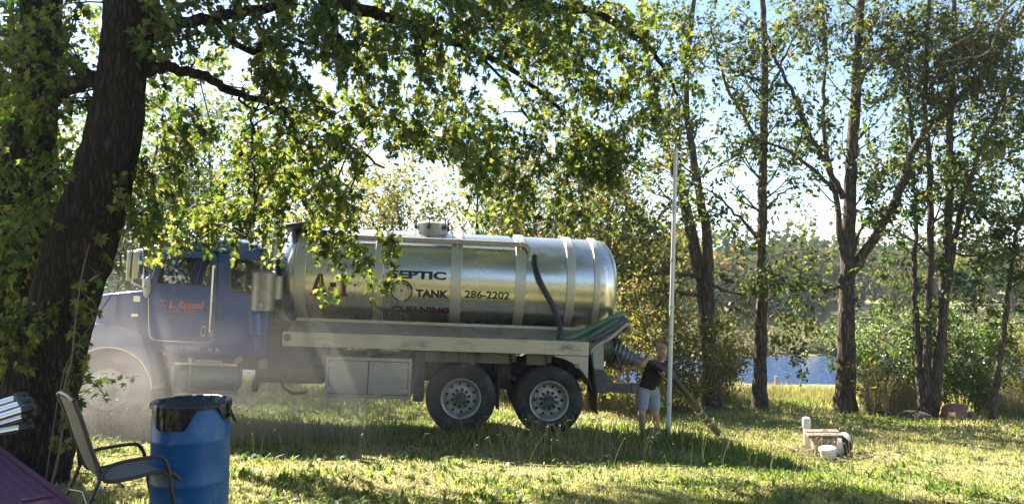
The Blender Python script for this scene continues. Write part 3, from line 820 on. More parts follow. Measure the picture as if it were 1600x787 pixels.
GRP = 'trees along the lake bank'
def oak(seed, label, base, trunks, limbs, per=8, size=.135, lm=OAKL, n_side=16, L=1.3, lev=2, keep=1.0, extra=()):
    T = Tree(seed)
    for (pts, d, dd, r0, r1) in trunks:
        c, r = T.limb(pl(pts, d, dd), r0, r1, n=14, flare=.35, wob=.012)
        T.sprout(c, r, n_side, L, lev, .42, 1, .25, 2)
    for (pts, d, dd, r0, r1, ns) in limbs:
        c, r = T.limb(pl(pts, d, dd), r0, r1, n=8, wob=.02)
        T.sprout(c, r, ns, L * .8, lev, .25, 1, .2, 2)
    for (px, py, rx, ry, d0, d1, n) in extra:          # leafy sprays filling the crown
        for _ in range(n):
            p = P(T.R.gauss(px, rx * .55), T.R.gauss(py, ry * .55), T.R.uniform(d0, d1)); v = T.rv() * .5; v.z -= .2
            T.twigs.append([p, p + v * .5, p + v]); T.tube([p - v * .3, p, p + v], [.007, .006, .003], 3)
    T.leafup(per * 2.1, size * .95, keep=.8, spread=.07, droop=.3)
    return finish(T, 'oak_tree', label, 'tree', base, lm, 'oval', BARK_OAK, GRP)

d = 19.6
oak(101, 'forked tree whose trunk divides in two behind the white pole', gp(1113, d),
    [([(1113, 640), (1109, 560), (1102, 480), (1090, 410), (1075, 340), (1058, 280), (1040, 225), (1020, 140), (1005, 40), (1000, -80)], d, .5, .215, .06),
     ([(1104, 495), (1107, 430), (1104, 360), (1092, 300), (1082, 240), (1072, 160), (1078, 60), (1090, -60)], d, -.3, .15, .05)],
    [([(1092, 432), (1060, 428), (1020, 425), (975, 418), (940, 405)], d, -1.0, .07, .02, 10), ([(1098, 462), (1050, 455), (1000, 455), (960, 462)], d, -.6, .055, .015, 9), ([(1105, 440), (1130, 452), (1165, 460), (1185, 455)], d, -.4, .05, .015, 8), ([(1060, 300), (1020, 350), (990, 370)], d, -.5, .04, .012, 8)],
    n_side=13, per=7, extra=[(1000, 330, 80, 50, 17, 20, 55), (1060, 130, 60, 100, 18, 21, 50), (985, 430, 50, 40, 17.5, 19, 26)])
d = 19.2
oak(102, 'straight slim tree standing between the forked tree and the many limbed one', gp(1187, d),
    [([(1187, 645), (1187, 570), (1190, 480), (1190, 400), (1191, 300), (1193, 200), (1195, 100), (1192, 0), (1188, -120)], d, .2, .17, .06)],
    [([(1190, 380), (1160, 345), (1125, 310), (1095, 290)], d, -.8, .05, .015, 8), ([(1191, 330), (1225, 300), (1255, 285)], d, .5, .04, .012, 7), ([(1192, 230), (1160, 180), (1130, 120), (1110, 40)], d, -.4, .055, .02, 9), ([(1194, 160), (1220, 100), (1250, 40)], d, .6, .05, .015, 9), ([(1190, 420), (1215, 430), (1235, 452)], d, -.5, .03, .01, 5), ([(1188, 500), (1205, 480), (1222, 475)], d, -.3, .014, .005, 3)],
    n_side=15, per=7, extra=[(1140, 70, 80, 90, 18, 20.5, 80), (1210, 300, 40, 80, 18, 20, 24), (1190, 180, 40, 60, 18.5, 20, 26)])
d = 19.4
oak(103, 'largest lakeside tree with many spreading limbs, right of the straight slim one', gp(1320, d),
    [([(1320, 648), (1322, 570), (1323, 480), (1325, 400), (1328, 300), (1333, 210), (1338, 120), (1344, 20), (1346, -100)], d, .3, .235, .09)],
    [([(1326, 430), (1314, 385), (1306, 310), (1290, 230), (1285, 170), (1290, 80), (1282, -20)], d, .4, .09, .03, 9), ([(1318, 310), (1295, 262), (1268, 212), (1235, 140), (1208, 80), (1190, 20)], d, -.5, .08, .025, 10), ([(1306, 300), (1275, 268), (1240, 242), (1205, 225), (1170, 215)], d, -.9, .06, .02, 10),
     ([(1331, 425), (1358, 385), (1398, 315), (1430, 232), (1458, 190), (1500, 150), (1545, 108), (1570, 70), (1600, 10)], d, -1.4, .135, .04, 14), ([(1430, 235), (1422, 180), (1420, 110), (1425, 30)], d, -.6, .06, .02, 8), ([(1330, 400), (1345, 360), (1372, 330), (1400, 318)], d, .6, .05, .02, 6), ([(1320, 452), (1290, 447), (1250, 443), (1222, 445), (1200, 425)], d, -.6, .055, .018, 9), ([(1336, 150), (1360, 100), (1400, 40)], d, .5, .06, .02, 9), ([(1322, 570), (1300, 560), (1280, 545)], d, -.5, .012, .004, 3)],
    n_side=14, per=6, extra=[(1330, 40, 90, 60, 18, 20.5, 90), (1260, 40, 60, 60, 18.5, 21, 44), (1400, 110, 70, 80, 18, 20, 110), (1430, 50, 80, 60, 18, 20, 120), (1500, 60, 80, 70, 17.5, 20, 200), (1560, 110, 60, 80, 17.5, 19.5, 170), (1440, 150, 60, 60, 18.8, 20.5, 60)])
d = 18.6
oak(104, 'leafy tree with several close trunks rising behind the red boulder', gp(1450, d),
    [([(1446, 648), (1448, 570), (1451, 470), (1454, 360), (1452, 260), (1446, 160), (1450, 40), (1455, -80)], d, .3, .11, .04), ([(1456, 648), (1463, 580), (1474, 490), (1488, 400), (1506, 310), (1530, 240), (1560, 170), (1590, 90)], d, -.5, .10, .03), ([(1452, 648), (1470, 540), (1476, 430), (1482, 320), (1484, 200), (1490, 80), (1492, -40)], d, .7, .14, .05), ([(1444, 648), (1434, 540), (1428, 430), (1432, 340), (1424, 240)], d, .9, .10, .03)],
    [([(1455, 350), (1480, 330), (1520, 290)], d, -.4, .04, .012, 8), ([(1452, 400), (1420, 370), (1390, 360)], d, -.5, .035, .012, 8), ([(1490, 395), (1530, 400), (1565, 390)], d, -.5, .035, .012, 8)],
    n_side=16, per=8, extra=[(1420, 470, 55, 40, 18.6, 20, 34), (1480, 310, 80, 80, 19.4, 21, 66), (1550, 280, 60, 90, 19.0, 21, 80), (1400, 400, 40, 40, 19.5, 20.5, 24), (1580, 200, 50, 70, 18.5, 20, 50), (1530, 190, 60, 50, 19.4, 21, 46)])
d = 17.6
oak(105, 'thin crooked young tree at the right edge of the lawn', gp(1551, d),
    [([(1551, 655), (1557, 600), (1566, 540), (1574, 480), (1580, 420), (1588, 365), (1606, 310), (1620, 250)], d, .2, .075, .025)],
    [([(1580, 430), (1560, 410), (1540, 400)], d, -.3, .025, .008, 5), ([(1578, 450), (1600, 440), (1630, 445)], d, -.3, .03, .01, 6), ([(1583, 400), (1575, 370), (1570, 345)], d, .2, .02, .008, 5), ([(1574, 480), (1555, 470), (1530, 478)], d, -.3, .02, .007, 5)],
    n_side=12, per=7, L=.9, size=.11, extra=[(1580, 400, 40, 70, 17, 18.2, 30)])
# pale dead branch hanging into the crown, top right
T = Tree(106)
c, r = T.limb(pl([(1640, -40), (1570, 18), (1545, 80), (1500, 92), (1470, 98)], 16.5, -.5), .035, .008)
T.limb(pl([(1600, -10), (1540, 40), (1490, 70), (1440, 95)], 16.5, -.3), .02, .004); T.sprout(c, r, 8, .7, 1, .2, 1, 0, 2)
T.limb([Vector(c[0]), Vector((15.2, 17.0, 6.5)), Vector((15.8, 17.4, 3.0)), Vector((15.9, 17.4, g(15.9, 17.4)))], .05, .12)
finish(T, 'dead_tree', 'bare pale grey dead branch reaching in front of green leaves at top right', 'tree', Vector((15.9, 17.4, g(15.9, 17.4))), OAKL, 'kite', BARK_GREY)

# --- trees behind the truck ---------------------------------------------------------------------
def backtree(seed, px, d, H, label, lm, spread=1.0, per=9, size=.185, name='elm_tree', t0=.2, lev=2, ns=34, L=2.0, tpl='kite'):
    T = Tree(seed); b = gp(px, d)
    ln = Vector((T.R.uniform(-.8, .8), T.R.uniform(-.5, .5), 0))
    c, r = T.limb([b - Vector((0, 0, .1)), b + Vector((0, 0, H * .3)) + ln * .2, b + Vector((0, 0, H * .6)) + ln * .6, b + Vector((0, 0, H * .92)) + ln], .02 * H + .04, .03, n=9, wob=.03, flare=.3)
    T.sprout(c, r, ns, L * spread, lev, t0, 1, .25, 3)
    T.leafup(per, size, spread=.14, droop=.3)
    return finish(T, name, label, 'tree', b, lm, tpl, BARK_OAK, 'trees behind the truck')
HAZE_LEAF = leafmat('hazed_leaf', [(0, (.05, .06, .035)), (1, (.10, .11, .06))], [(0, (.12, .17, .05)), (1, (.25, .28, .10))], tw=.45)  # grey green puts the dust haze into the leaf colour
backtree(201, 60, 24, 8.5, 'hazy grey green tree half hidden by the leaning maple trunk', HAZE_LEAF, 1.2)
backtree(202, 215, 22, 8.0, 'hazy tree behind the truck hood and mirror', HAZE_LEAF, 1.2)
backtree(203, 345, 25, 9.0, 'tall tree behind the blue cab', BUSHG, 1.2)
backtree(204, 455, 21, 6.0, 'light green tree behind the gap between cab and tank', YELL, 1.0)
backtree(205, 560, 27, 6.6, 'low airy tree behind the front of the tank under the bright sky gap', YELL, 1.1, per=12)
backtree(206, 655, 26, 7.0, 'low yellowing tree behind the round tank hatch', YELL, 1.2, per=11)
backtree(207, 745, 22, 6.4, 'yellow and orange tinged tree behind the middle of the tank', YELL, 1.1)
backtree(208, 850, 23, 7.4, 'green yellow tree behind the rear half of the tank', YELL, 1.1)
backtree(209, 945, 21, 6.4, 'tree with small autumn leaves behind the tank end', YELL, 1.1)
backtree(210, 790, 30, 9.5, 'tall green tree farther back above the tank', BUSHG, 1.2, per=8)
backtree(211, 140, 30, 10, 'tall tree farthest back on the left in the dust', HAZE_LEAF, 1.3)
backtree(213, 300, 30, 9.0, 'dense green tree farther back, right of the tree behind the hood', BUSHG, 1.3, per=10)
backtree(214, 470, 32, 8.0, 'broad green tree farther back in the gap before the tank', BUSHG, 1.2, per=9)
backtree(215, 900, 31, 8.6, 'green tree farther back above the tank end', BUSHG, 1.2, per=9)
backtree(212, 1010, 24, 5.5, 'scrubby tree between the tank end and the forked tree', YELL, 1.0, t0=.12)

# --- shrubs ------------------------------------------------------------------------------------
def shrub(seed, px, d, H, Wd, label, lm, n=12, per=9, size=.10, tpl='kite', grp='bushes on the lake bank', t0=.05, lev=1, name='shrub'):
    T = Tree(seed); b = gp(px, d)
    for _ in range(n):
        a = T.R.uniform(0, 6.283); rr = Wd * math.sqrt(T.R.random())
        q = b + Vector((math.cos(a) * rr * .4, math.sin(a) * rr * .4, -.05)); q.z = g(q.x, q.y) - .03
        top = q + Vector((math.cos(a) * rr * .9, math.sin(a) * rr * .9, H * T.R.uniform(.6, 1.05)))
        c, r = T.limb([q, q.lerp(top, .5) + T.rv() * .08, top], .018, .005, n=4, wob=.02)
        T.sprout(c, r, 7, .55, lev, t0, 1, .35, 3)
    T.leafup(per, size, spread=.07, droop=.25)
    root = empty(name, b); tag(root, label, 'shrub', grp); lc = np.array(tuple(b))
    a = list(T.leaves()); a[0] = a[0] - lc
    leaf_mesh('foliage', a, tpl, lm, root); T.V = [v - lc for v in T.V]; T.wood('stems', STEM, root)
shrub(301, 985, 16.2, 2.6, 1.0, 'dense dull green shrub behind the hose outlet of the truck', YELL, 15)
shrub(302, 1060, 17.6, 2.3, 1.0, 'tall yellow green shrub behind the man and the white pole', YELL, 17)
shrub(303, 1128, 21.5, 2.4, .5, 'yellowing shrub between the forked tree and the slim tree', YELL, 15)
shrub(304, 930, 17.5, 2.4, 1.0, 'shaded shrub seen behind the truck bumper', YELL, 12)
shrub(305, 1390, 20.4, 2.9, 1.4, 'bright green bush right of the largest tree', BUSHG, 26, per=13, size=.12)
shrub(306, 1500, 20.6, 2.9, 1.5, 'broad green bush behind the red boulder', BUSHG, 30, per=13, size=.12)
shrub(307, 1580, 22, 2.4, 1.2, 'reddish brown brush beyond the thin crooked tree', YELL, 18, per=8)
shrub(308, 1355, 18.9, 1.3, .45, 'small twiggy red stemmed shrub right of the largest trunk', YELL, 9, per=2)
shrub(311, 640, 22, 3.4, 1.8, 'orange tinged thicket showing just above the front half of the tank', YELL, 16, per=10, size=.13)
shrub(312, 780, 20, 3.3, 1.8, 'yellow thicket showing just above the middle of the tank', YELL, 16, per=10, size=.13)
shrub(313, 890, 20, 3.4, 1.6, 'green yellow thicket showing above the rear half of the tank', YELL, 16, per=10, size=.13)
shrub(314, 180, 19, 3.0, 1.8, 'hazy grey green thicket behind the hood', HAZE_LEAF, 16, per=10, size=.13)
shrub(310, 830, 19.5, 1.9, 1.6, 'low shrub glimpsed under the truck bed', BUSHG, 12)

def meadow(name, label, boxes, mat, hmin, hmax, lean=.35):
    xs, ds, hs = [], [], []
    for (px0, px1, d0, d1, n) in boxes:
        d_ = rng.uniform(d0, d1, n); xs.append((rng.uniform(px0, px1, n) - CX) / F_PX * d_); ds.append(d_); hs.append(rng.uniform(hmin, hmax, n))
    x, d_, h = map(np.concatenate, (xs, ds, hs))
    h = h * (.55 + .9 * vnoise(x, d_, 1.3, 40))
    blades(name, x, d_, h, .006 + .004 * rng.random(len(x)), mat, lean, label)
TALLG = leafmat('tall_grass', [(0, (.12, .13, .035)), (.6, (.22, .2, .07)), (1, (.34, .28, .13))], [(0, (.25, .28, .05)), (.6, (.4, .36, .1)), (1, (.5, .42, .2))], tw=.5)
meadow('bank_grass', 'tall pale yellow grass along the edge of the lake', [(1160, 1330, 22, 27, 6000), (1000, 1160, 21, 30, 4000), (1330, 1640, 22, 31, 9000), (300, 1000, 17, 30, 9000)], TALLG, .1, .34)
meadow('dry_reeds', 'dry straw coloured weeds behind the thin crooked tree', [(1525, 1660, 19.6, 22, 4200), (1340, 1430, 19.2, 20, 700)], DRY, .4, 1.0)

# --- far shore ----------------------------------------------------------------------------------
def clumps(name, label, centres, per, mat, size, parent=None):
    """centres: (x, y, z, rx, rz); leafy cards filling each crown"""
    gg = np.random.default_rng(hash(label) % 1000 + 3 if False else len(label))
    pos, tip, nor, sz = [], [], [], []
    for (x, y, z, rx, rz) in centres:
        n = per
        v = unit(gg.normal(0, 1, (n, 3))) * (gg.random((n, 1)) ** .35)
        lump = 1 + .25 * np.sin(v[:, :1] * 5 + x) + .2 * np.sin(v[:, 2:3] * 6 + y)
        pos.append(np.array([x, y, z]) + v * lump * np.array([rx, rx, rz]))
        tip.append(gg.normal(0, 1, (n, 3))); nor.append(v + gg.normal(0, .5, (n, 3)) + np.array([0, 0, .4])); sz.append(size * gg.uniform(.6, 1.4, n))
    arr = tuple(np.concatenate(a) for a in (pos, tip, nor, sz))
    return arr
def fleaf(name, a, b, c):
    return leafmat(name, [(0, a), (.55, b), (1, c)], [(0, tuple(v * 1.6 for v in a)), (.55, tuple(v * 1.8 for v in b)), (1, tuple(v * 1.8 for v in c))], tw=.3, rough=1, spec=0)
FARW = [fleaf('far_green', (.018, .044, .016), (.034, .062, .02), (.06, .082, .024)), fleaf('far_olive', (.042, .062, .018), (.075, .085, .024), (.12, .105, .028)), fleaf('far_gold', (.10, .085, .03), (.17, .12, .04), (.22, .15, .05))]
R = random.Random(77)
sets = [[], [], []]
for _ in range(330):
    y = R.uniform(92, 150); x = R.uniform(-.85, .95) * y; h = R.uniform(6, 11) * (1 + .12 * math.sin(x * .07))
    zb = g(x, y); k = R.choices((0, 1, 2), (.42, .38, .2))[0]
    sets[k].append((x, y, zb + h * .58, h * .42, h * .46))
for k, nm in enumerate(('far dark green wood on the hillside across the lake', 'olive green trees scattered through the far hillside wood', 'golden autumn trees in the far hillside wood')):
    o = leaf_mesh('far_wood', clumps('far_wood', nm, sets[k], 300, FARW[k], 1.0), 'card', FARW[k]); tag(o, nm, None, None, 'stuff')
brush = [(R.uniform(-.7, .8) * y_, y_, None, 0, 0) for y_ in [60.8 + 27 * R.random() ** 1.6 for _ in range(760)]]
br = []
for (x, y, *_r) in brush:
    hh = R.uniform(.4, 1.4) * (.7 + (y - 60) / 40); br.append((x, y, g(x, y) + hh * .4, hh * 1.1, hh * .6))
SHORE = fleaf('shore_brush', (.09, .10, .045), (.16, .15, .065), (.22, .19, .09))
o = leaf_mesh('far_brush', clumps('far_brush', 'x', br, 45, SHORE, .48), 'card', SHORE); tag(o, 'tan and olive brush on the marshy far shore', None, None, 'stuff')
# scattered individual trees on the far shore
for k, (px, y, h, lab, mt) in enumerate([(1235, 84, 7.5, 'rounded dark tree below the far hill, between the slim tree and the largest one', 0), (1400, 86, 8, 'olive tree at the foot of the far hill, behind the bright green bush', 1), (1580, 84, 8.5, 'dark tree at the foot of the far hill at the right edge', 0), (1150, 86, 7, 'olive tree at the foot of the far hill, seen left of the slim tree', 1), (1090, 82, 7.5, 'dark tree at the foot of the far hill, seen beside the white pole', 0)]):
    x = (px - CX) / F_PX * y; b = Vector((x, y, g(x, y))); T = Tree(400 + k)
    T.limb([b - Vector((0, 0, .2)), b + Vector((.1, 0, h * .4)), b + Vector((0, 0, h * .9))], .22, .06, n=7)
    root = empty('far_tree', b); tag(root, lab, 'tree', 'single trees on the far shore')
    a = list(clumps('x', lab, [(0, 0, h * .6, h * .36, h * .36), (h * .15, 0, h * .42, h * .3, h * .24)], 420, None, .62))
    leaf_mesh('crown', a, 'kite', FARW[mt], root); T.V = [v - np.array(tuple(b)) for v in T.V]; T.wood('trunk', BARK_OAK, root)

# wood behind the camera (mirrored in the polished tank)
bk = []
for _ in range(46):
    x = R.uniform(-34, 34); y = R.uniform(-34, -20); h = R.uniform(6, 9); bk.append((x, y, g(x, y) + h * .5, h * .4, h * .5))
o = leaf_mesh('woodland', clumps('w', 'woodland', bk, 260, SHORE, .95), 'card', SHORE); tag(o, 'green wood around the far side of the yard, mirrored in the tank', None, None, 'stuff')
# ------------------------------------------------------------------ the vacuum tank truck
BLUE = pbr('blue_paint', (.03, .095, .34), .3, 0, .1, 3, coat=.5, dirt=(.2, .22, .28), damt=.05, dscale=2.5)
BLUE_DOOR = BLUE
STEEL = None
def tank_steel():
    m, nt, N, L = nmat('tank_steel')
    out = N('ShaderNodeOutputMaterial'); b = N('ShaderNodeBsdfPrincipled')
    tc = N('ShaderNodeTexCoord'); mp = N('ShaderNodeMapping'); mp.inputs['Scale'].default_value = (1.2, 14, 14)
    L(tc.outputs['Object'], mp.inputs[0])
    n = N('ShaderNodeTexNoise'); n.inputs['Scale'].default_value = 1.6; n.inputs['Detail'].default_value = 6; L(mp.outputs[0], n.inputs['Vector'])
    n2 = N('ShaderNodeTexNoise'); n2.inputs['Scale'].default_value = 2.0; n2.inputs['Detail'].default_value = 8; n2.inputs['Roughness'].default_value = .7; L(tc.outputs['Object'], n2.inputs['Vector'])
    r = N('ShaderNodeValToRGB'); r.color_ramp.elements[0].color = (.62, .605, .56, 1); r.color_ramp.elements[1].color = (.78, .77, .74, 1); L(n2.outputs[0], r.inputs[0])
    L(r.outputs[0], b.inputs['Base Color']); b.inputs['Metallic'].default_value = .9
    mr = N('ShaderNodeMapRange'); mr.inputs[3].default_value = .20; mr.inputs[4].default_value = .33; L(n2.outputs[0], mr.inputs[0]); L(mr.outputs[0], b.inputs['Roughness'])
    bp = N('ShaderNodeBump'); bp.inputs['Strength'].default_value = .02; bp.inputs['Distance'].default_value = .02; L(n.outputs[0], bp.inputs['Height']); L(bp.outputs[0], b.inputs['Normal'])
    L(b.outputs[0], out.inputs[0]); return m
STEEL = tank_steel()
BAND = pbr('band_steel', (.58, .56, .51), .42, .6, .1, 6, dirt=(.3, .28, .23), damt=.12)
ALU = pbr('weathered_aluminium', (.46, .45, .41), .5, .6, .10, 4, dirt=(.24, .22, .18), damt=.2, dscale=4, stretch=(.5, 1, 1.5))
RAILM = pbr('stained_rail', (.56, .50, .39), .55, .35, .12, 4, dirt=(.16, .13, .09), damt=.22, dscale=3.2, stretch=(.6, 1, 2))
CHROME = pbr('chrome_trim', (.75, .75, .74), .16, 1, .05)
BLACKM = pbr('chassis_black', (.03, .03, .032), .6, 0, .3, 6, dirt=(.13, .115, .1), damt=.4)
GREYM = pbr('bumper_grey', (.10, .105, .12), .5, .2, .2, 6, dirt=(.2, .18, .15), damt=.3)
RUBBER = pbr('tyre_rubber', (.022, .022, .024), .75, 0, .25, 5, dirt=(.10, .092, .08), damt=.3, dscale=3, bump=.2, bscale=90)
RUBHOSE = pbr('black_rubber', (.018, .019, .021), .38, 0, .2)
WHEELM = pbr('dull_wheel', (.55, .54, .51), .5, .55, .15, 9, dirt=(.2, .18, .15), damt=.35)
WHEELB = pbr('painted_wheel', (.66, .63, .52), .5, .1, .1, 9)
HOLE_SHADE = pbr('hole_shade', (.012, .012, .012), .8)  # near-black colour standing in for shade inside holes and door gaps
GLASS = glassmat('truck_glass')
SEAT = pbr('grey_seat', (.16, .14, .12), .8)
TREADP = pbr('tread_plate', (.27, .26, .24), .45, .7, .2, 5, dirt=(.1, .1, .08), damt=.3)
REDL = pbr('red_lens', (.22, .03, .025), .25)
ORANGE = pbr('orange_lettering', (.75, .20, .09), .5)
CREAM = pbr('cream_lettering', (.72, .60, .42), .5)
NAVY = pbr('navy_lettering', (.018, .02, .05), .5)
MAROON = pbr('maroon_lettering', (.075, .02, .035), .5)
GOLD = pbr('gold_lettering', (.46, .28, .06), .5)
BLACKP = pbr('black_lettering', (.012, .012, .014), .5)
WHITEP = pbr('white_plastic', (.75, .75, .72), .4)

YAW, PIT = math.radians(5.0), math.radians(2.3)
TR = (Matrix.Rotation(YAW, 3, 'Z') @ Matrix.Rotation(PIT, 3, 'Y'))
TO = P(858, 626, 11.45) - TR @ Vector((0, 0, .53))
def tl(px, py, yl):
    """truck coordinates (x, z) of the photo pixel on the truck's own plane y = yl"""
    o = TR.transposed() @ (Vector((0, 0, 1.7)) - TO); r = TR.transposed() @ ray(px, py)
    q = o + r * ((yl - o.y) / r.y)
    return q.x, q.z
def TW(v):
    return TO + TR @ Vector(v)

truck = empty('tank_truck', TO)
truck.rotation_euler = TR.to_euler()
tag(truck, 'blue cabbed septic tank truck with polished steel tank parked across the lawn', 'truck')

def circ(cx, cz, r, a0, a1, n=20):
    return [(cx + r * math.cos(math.radians(a0 + (a1 - a0) * i / n)), cz + r * math.sin(math.radians(a0 + (a1 - a0) * i / n))) for i in range(n + 1)]

# ---- chassis
b = MB()
b.box(-7.2, .95, .76, .84, .78, 1.06); b.box(-7.2, .95, 1.60, 1.68, .78, 1.06)
for x in (-6.9, -4.2, -3.2, -2.0, -.7, .9): b.box(x, x + .08, .84, 1.60, .82, 1.02)
b.build('chassis_frame', BLACKM, truck, bevel=.008)
for x in (0, -1.353):
    b = MB(); b.cyl((x, .30, .53), (x, 2.14, .53), .075); b.sphere((x, 1.22, .53), (.24, .2, .24)); b.build('axle', BLACKM, truck)
b = MB(); b.cyl((-6.54, .3, .5), (-6.54, 2.14, .5), .06); b.build('axle', BLACKM, truck)
b = MB(); b.tube([(-1.75, .62, .66), (-1.353, .62, .7), (-.68, .62, .86), (0, .62, .7), (.4, .62, .66)], .06, 8); b.tube([(-1.75, 1.82, .66), (-1.353, 1.82, .7), (-.68, 1.82, .86), (0, 1.82, .7), (.4, 1.82, .66)], .06, 8); b.box(-.80, -.56, .5, .75, .62, 1.0); b.box(-.80, -.56, 1.69, 1.94, .62, 1.0)
b.each('spring', BLACKM, truck)
MB().cyl((-4.0, 1.22, .8), (-.2, 1.22, .6), .06).build('drive_shaft', BLACKM, truck)
b = MB(); b.cyl((-4.35, .35, .78), (-3.5, .35, .78), .14); b.cyl((-4.5, .28, .62), (-4.45, .28, .62), .12); b.each('air_tank', BLACKM, truck)
MB().box(-4.55, -3.5, .5, 1.9, .62, 1.2).build('gearbox_guard', BLACKM, truck, bevel=.02)
b = MB(); b.box(-4.42, -4.30, .16, .3, .86, 1.0); b.build('battery_cover', ALU, truck, bevel=.01)
b = MB(); b.tube([(-4.1, .22, .9), (-4.05, .2, .6), (-3.9, .22, .5), (-3.7, .25, .52)], .025); b.build('air_line', BLACKM, truck)

# ---- wheels
def tyre_profile(w, R, r0):
    return [(r0, w * .06), (r0 + .02, 0.012), (r0 + .07, -.004), (R - .12, -.012), (R - .07, -.004), (R - .05, .004), (R - .02, .02), (R - .004, .045), (R, .07), (R, w * .30), (R - .014, w * .31), (R - .014, w * .345), (R, w * .355), (R, w * .48), (R - .014, w * .49), (R - .014, w * .53), (R, w * .54), (R, w * .66), (R - .014, w * .67), (R - .014, w * .7), (R, w * .71), (R, w - .07), (R - .02, w - .02), (R - .12, w + .012), (r0 + .02, w - .012), (r0, w * .94)]
def tyre_mesh(w, R=.535, r0=.285):
    b = MB(); b.lathe(tyre_profile(w, R, r0), (0, 0, 0), (0, 1, 0), 56, False, False, up=(1, 0, 0))
    return b.mesh('tyre')
def rear_rim():
    b = MB()
    prof = [(.296, .02), (.306, -.008), (.300, -.014), (.286, -.006), (.272, .03), (.262, .085), (.245, .125), (.225, .14), (.172, .143), (.168, .10), (.13, .088), (.10, .086), (.092, .02), (.086, .0), (.06, -.012), (0.001, -.014)]
    b.lathe(prof, (0, 0, 0), (0, 1, 0), 48, False, True, up=(1, 0, 0))
    return b.mesh('rim')
def dots(r, n, y0, y1, rad, sides=8, a0=0):
    b = MB()
    for k in range(n):
        t = 2 * math.pi * k / n + a0
        b.cyl((r * math.cos(t), y0, r * math.sin(t)), (r * math.cos(t), y1, r * math.sin(t)), rad, rad, sides)
    return b
m_tyre, m_rim = tyre_mesh(.27), rear_rim(); m_tyre.materials.append(RUBBER); m_rim.materials.append(WHEELM)
m_holes = dots(.215, 1, .11, .139, .021, 10).mesh('hand_hole'); m_holes.materials.append(HOLE_SHADE)
m_nuts = dots(.128, 1, .045, .1, .025, 8).mesh('lug_nut'); m_nuts.materials.append(BLACKM)
m_cap = MB().lathe([(.09, .03), (.087, -.004), (.072, -.014), (.04, -.016), (.001, -.016)], (0, 0, 0), (0, 1, 0), 24, False, True, up=(1, 0, 0)).mesh('hub_cap'); m_cap.materials.append(BLACKM)
def put(name, me, parent, loc=(0, 0, 0), rz=0, kind=None):
    o = bpy.data.objects.new(name, me); COL.objects.link(o); o.parent = parent; o.location = loc; o.rotation_euler = (0, 0, rz)
    if kind: o['kind'] = kind
    return o
for side in (0, 1):
    for x in (0, -1.353):
        y, rz = (0, 0) if side == 0 else (2.44, math.pi)
        w_ = put('wheel', m_rim, truck, (x, y, .53), rz)
        w_.rotation_euler = (0, .3 * x, rz)
        put('tyre', m_tyre, w_); put('inner_tyre', m_tyre, w_, (0, .33, 0)); put('hub_cap', m_cap, w_)
        for k in range(10 if side == 0 else 0):
            put('lug_nut', m_nuts, w_).rotation_euler = (0, .6283 * k + .2, 0); put('hand_hole', m_holes, w_).rotation_euler = (0, .6283 * k, 0)
# front wheels: bright disc, dark scalloped hub
b = MB(); b.lathe([(.292, .05), (.306, -.006), (.300, -.014), (.288, -.008), (.276, .012), (.262, .012), (.19, -.035), (.165, -.05), (.001, -.05)], (0, 0, 0), (0, 1, 0), 48, False, True, up=(1, 0, 0)); m_fr = b.mesh('rim'); m_fr.materials.append(WHEELB)
flower = []
for k in range(80):
    t = 2 * math.pi * k / 80; flower.append(((.158 + .014 * math.cos(10 * t)) * math.cos(t), (.158 + .014 * math.cos(10 * t)) * math.sin(t)))
m_fl = MB().prism(flower, -.064, -.045).lathe([(.1, -.06), (.09, -.12), (.05, -.135), (.001, -.136)], (0, 0, 0), (0, 1, 0), 20, False, True).mesh('hub_plate'); m_fl.materials.append(pbr('dark_hub', (.13, .12, .11), .6, .3))
m_fh = dots(.235, 1, -.016, .01, .017, 10).mesh('hand_hole'); m_fh.materials.append(HOLE_SHADE)
m_ft = tyre_mesh(.30); m_ft.materials.append(RUBBER)
for side in (0, 1):
    y, rz = (.06, math.radians(4)) if side == 0 else (2.38, math.pi)
    w_ = put('wheel', m_fr, truck, (-6.54, y, .515), rz); put('tyre', m_ft, w_); put('hub_plate', m_fl, w_)
    for k in range(10 if side == 0 else 0): put('hand_hole', m_fh, w_).rotation_euler = (0, .6283 * k, 0)

# ---- tank
TR_, ZC, YC = .81, 2.31, 1.22
prof = []
for i in range(13):
    t = i / 12; prof.append((TR_ * math.sin(t * math.pi / 2) ** .8 if i else .001, -4.36 + .36 * (1 - math.cos(t * math.pi / 2)) ** 1.25))
for x in (-3.9, -3, -2, -1, 0, .6): prof.append((TR_, x))
for i in range(13):
    t = 1 - i / 12; prof.append((max(.001, TR_ * math.sin(t * math.pi / 2) ** .8), 1.21 - .36 * (1 - math.cos(t * math.pi / 2)) ** 1.25))
MB().lathe(prof, (0, YC, ZC), (1, 0, 0), 96, True, True, up=(0, 0, 1)).build('tank', STEEL, truck, angle=25)
for xc, w in ((-3.93, .17), (-2.72, .15), (-1.50, .175), (-.47, .16), (.345, .135), (.775, .10)):
    o = MB().lathe([(TR_ - .02, -w / 2), (TR_ + .022, -w / 2), (TR_ + .03, -w / 2 + .008), (TR_ + .03, w / 2 - .008), (TR_ + .022, w / 2), (TR_ - .02, w / 2)], (xc, YC, ZC), (1, 0, 0), 96, False, False, up=(0, 0, 1), closed=True).build('tank_band', BAND, truck, angle=40)
MB().lathe([(.74, 0), (.745, .008), (.735, .016)], (1.02, YC, ZC), (1, 0, 0), 72, False, False, up=(0, 0, 1)).build('weld_seam', BLACKM, truck)
